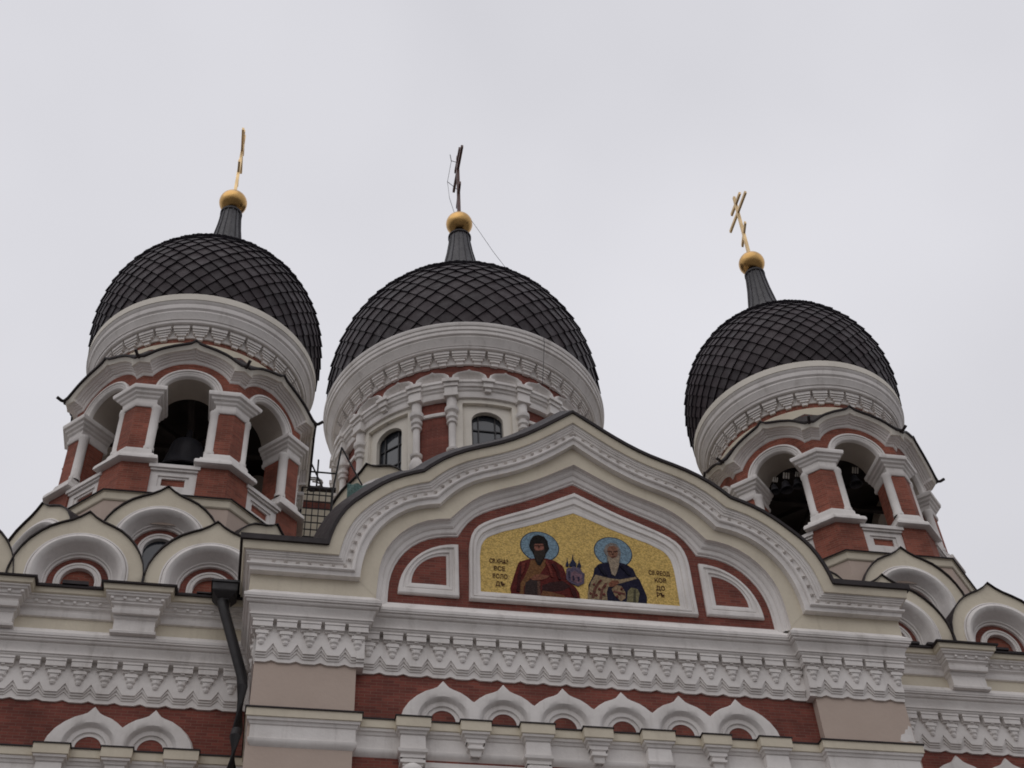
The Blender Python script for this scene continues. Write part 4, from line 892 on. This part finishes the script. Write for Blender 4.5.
# ---- body of the nave behind, under the main drum
m = MB(); m.box(-6.6, 6.6, 10.3, 22.2, 20.6, 30.2); part(m, 'drum_plinth', CREAM)
m = MB(); m.box(-6.8, 6.8, 10.2, 22.4, 30.2, 30.3); part(m, 'plinth_roof', ROOF)
for s in (-1, 1):
    x = sorted((s*5.82, s*7.3)); m = MB(); m.box(x[0], x[1], 10.0, 12.5, 20.6, 31.75); o = part(m, 'stair_wall', CREAM)
    m = MB(); m.box(x[0]-.02, x[1]+.02, 9.97, 12.52, 30.88, 31.2); part(m, 'brick_band', BRICK, o)
    m = MB(); m.box(x[0]-.04, x[1]+.04, 9.96, 12.6, 31.75, 31.80); part(m, 'stair_roof', ROOF, o)

# ---- rain pipe with hopper in the corner of the left wing
m = MB(); m.sweep_plan([(-8.86, 1.30), (-8.86, .78), (-8.26, .78), (-8.26, 1.30)], [(.03, 20.80), (.03, 20.86), (.0, 20.86), (.0, 20.80), (-.02, 20.58), (-.12, 20.47), (-.15, 20.45)]); m.box(-8.70, -8.42, .94, 1.30, 20.42, 20.47); m.box(-8.85, -8.27, .79, 1.31, 20.60, 20.79); hop = part(m, 'rain_hopper', DARK, smooth=20)
m = MB(); m.tube([(-8.60, 1.05, 20.46), (-8.58, 1.05, 20.35), (-7.93, 1.12, 18.45), (-7.90, 1.14, 18.2), (-7.90, 1.15, 17.1), (-7.93, 1.0, 16.85), (-7.93, 1.0, 16.0), (-7.90, 1.5, 15.6), (-7.90, 1.6, .3)], .125, 12)
part(m, 'rain_pipe', DARK, hop, smooth=50)

# ------------------------------------------------------------------ things on the roofs
lat = thing('roof_ladder', 'rusty lattice ladder frame between left bell tower and the gable roof', 'ladder', (-6.35, 8.0, 21))
def LB(x0, z0, x1, z1, w, nm, mat=DARK, y=0.0):
    m = MB(); m.tube([(x0+6.35, y, z0-21), (x1+6.35, y, z1-21)], w, 5); return m.build(nm, mat, lat)
for x in (-6.86, -5.88): LB(x, 21.0, x, 30.15, .045, 'upright')
for k in range(12): LB(-6.86, 26.9+.29*k, -5.88, 26.9+.29*k, .022, 'rung')
for x in (-6.68, -6.49, -6.29, -6.08): LB(x, 26.6, x, 30.1, .018, 'bar')
deck = thing('roof_walkway', 'dark iron walkway with a thin railing between left tower and round drum', 'walkway', (-6.3, 8.6, 30.3))
m = MB(); m.box(-.62, .55, -.36, -.18, .0, .08); m.build('deck', ROOF, deck)
for nm, pts in (('rail', [(-.6, -.3, .75), (.5, -.3, .75)]), ('post', [(-.1, -.3, 0), (-.1, -.3, 1.3)]), ('post', [(-.6, -.3, 0), (-.6, -.3, 1.8)]), ('brace', [(-.6, -.3, 1.75), (.1, -.3, .1)]), ('brace', [(.65, -.3, 1.95), (1.4, -.3, .35)]), ('post', [(.45, -.3, 0), (.65, -.3, 1.95)])):
    m = MB(); m.tube(pts, .032, 5); m.build(nm, DARK, deck)
m = MB()
for q in range(3): m.tube([(-.55+.04*math.cos(t*.5), -.25+.1*q, .35+.22*math.sin(t*.5)) if False else (-.2+.3*math.cos(t*.5+q), -.2+.1*q, .38+.2*math.sin(t*.5+q)) for t in range(13)], .03, 5)
tag(m.build('cable_coil', ROPE, None, (0, 0, 0)), 'pale cable coiled on the dark roof walkway', 'cable').location = deck.location
m = MB(); m.grid([[(x*.09, .05*math.sin(x*1.3+z), -z*.10+(.02*math.sin(x*2) if z == 0 else 0)) for x in range(0, 9)] for z in range(0, 8)])
net = m.build('green_netting', NET, None); net.location = (-5.32, 9.4, 31.62); tag(net, 'small sheet of green netting hung beside the gable roof under the round drum', 'netting')

# bells
def bell(loc, r, label, group, rope=True, mat=BRONZE):
    t = thing('bell', label, 'bell', loc, group)
    m = MB(); m.lathe([(r*.05, r*1.55), (r*.35, r*1.53), (r*.5, r*1.4), (r*.56, r*1.1), (r*.66, r*.6), (r*.82, r*.22), (r, .0), (r*.95, -.02), (r*.7, r*.3)], 24); m.build('bell_body', mat, t, smooth=50)
    m = MB(); m.tube([(0, 0, r*1.2), (0, 0, r*.1)], r*.06, 6); m.sphere((0, 0, .0), r*.16, 10, 8); m.build('clapper', mat, t)
    m = MB(); m.tube([(0, 0, r*1.5), (0, 0, r*2.1)], r*.10, 6); m.build('hanger', mat, t)
    if rope:
        m = MB()
        for k in (-1, 0, 1): m.tube([(k*r*.38, -.14, r*1.65), (k*r*.38+.05, -.16, r*2.7)], r*.13, 5)
        m.build('rope_lashing', ROPE, t)
    return t
GB = 'bells hung in the belfries'
bell((-10.43, 5.2, 27.55), .95, 'large dark bell hanging inside the left tower', GB, False)
bell((10.43, 6.3, 27.35), 1.0, 'large dark bell hanging deep inside the right tower', GB, False)
bell((8.32, 5.2, 29.22), .17, 'small bell at the left end of the row in the right tower', GB)
bell((8.64, 5.0, 29.15), .22, 'small bell in the middle of the row, widest of the three in the left arch', GB)
bell((8.95, 4.8, 29.18), .17, 'small bell next to the brick pier, right end of the row', GB)
bell((10.92, 4.6, 29.30), .22, 'small bell hanging alone in the right tower front arch', GB)

m = MB(); m.prism([(7.30, 17.10), (7.42, 17.07), (7.55, 17.10), (7.67, 17.06), (7.67, 17.48), (7.60, 17.52), (7.57, 17.42), (7.50, 17.40), (7.46, 17.30), (7.36, 17.26)], -.004, .02); part(m, 'plaster_patch', WHITE)
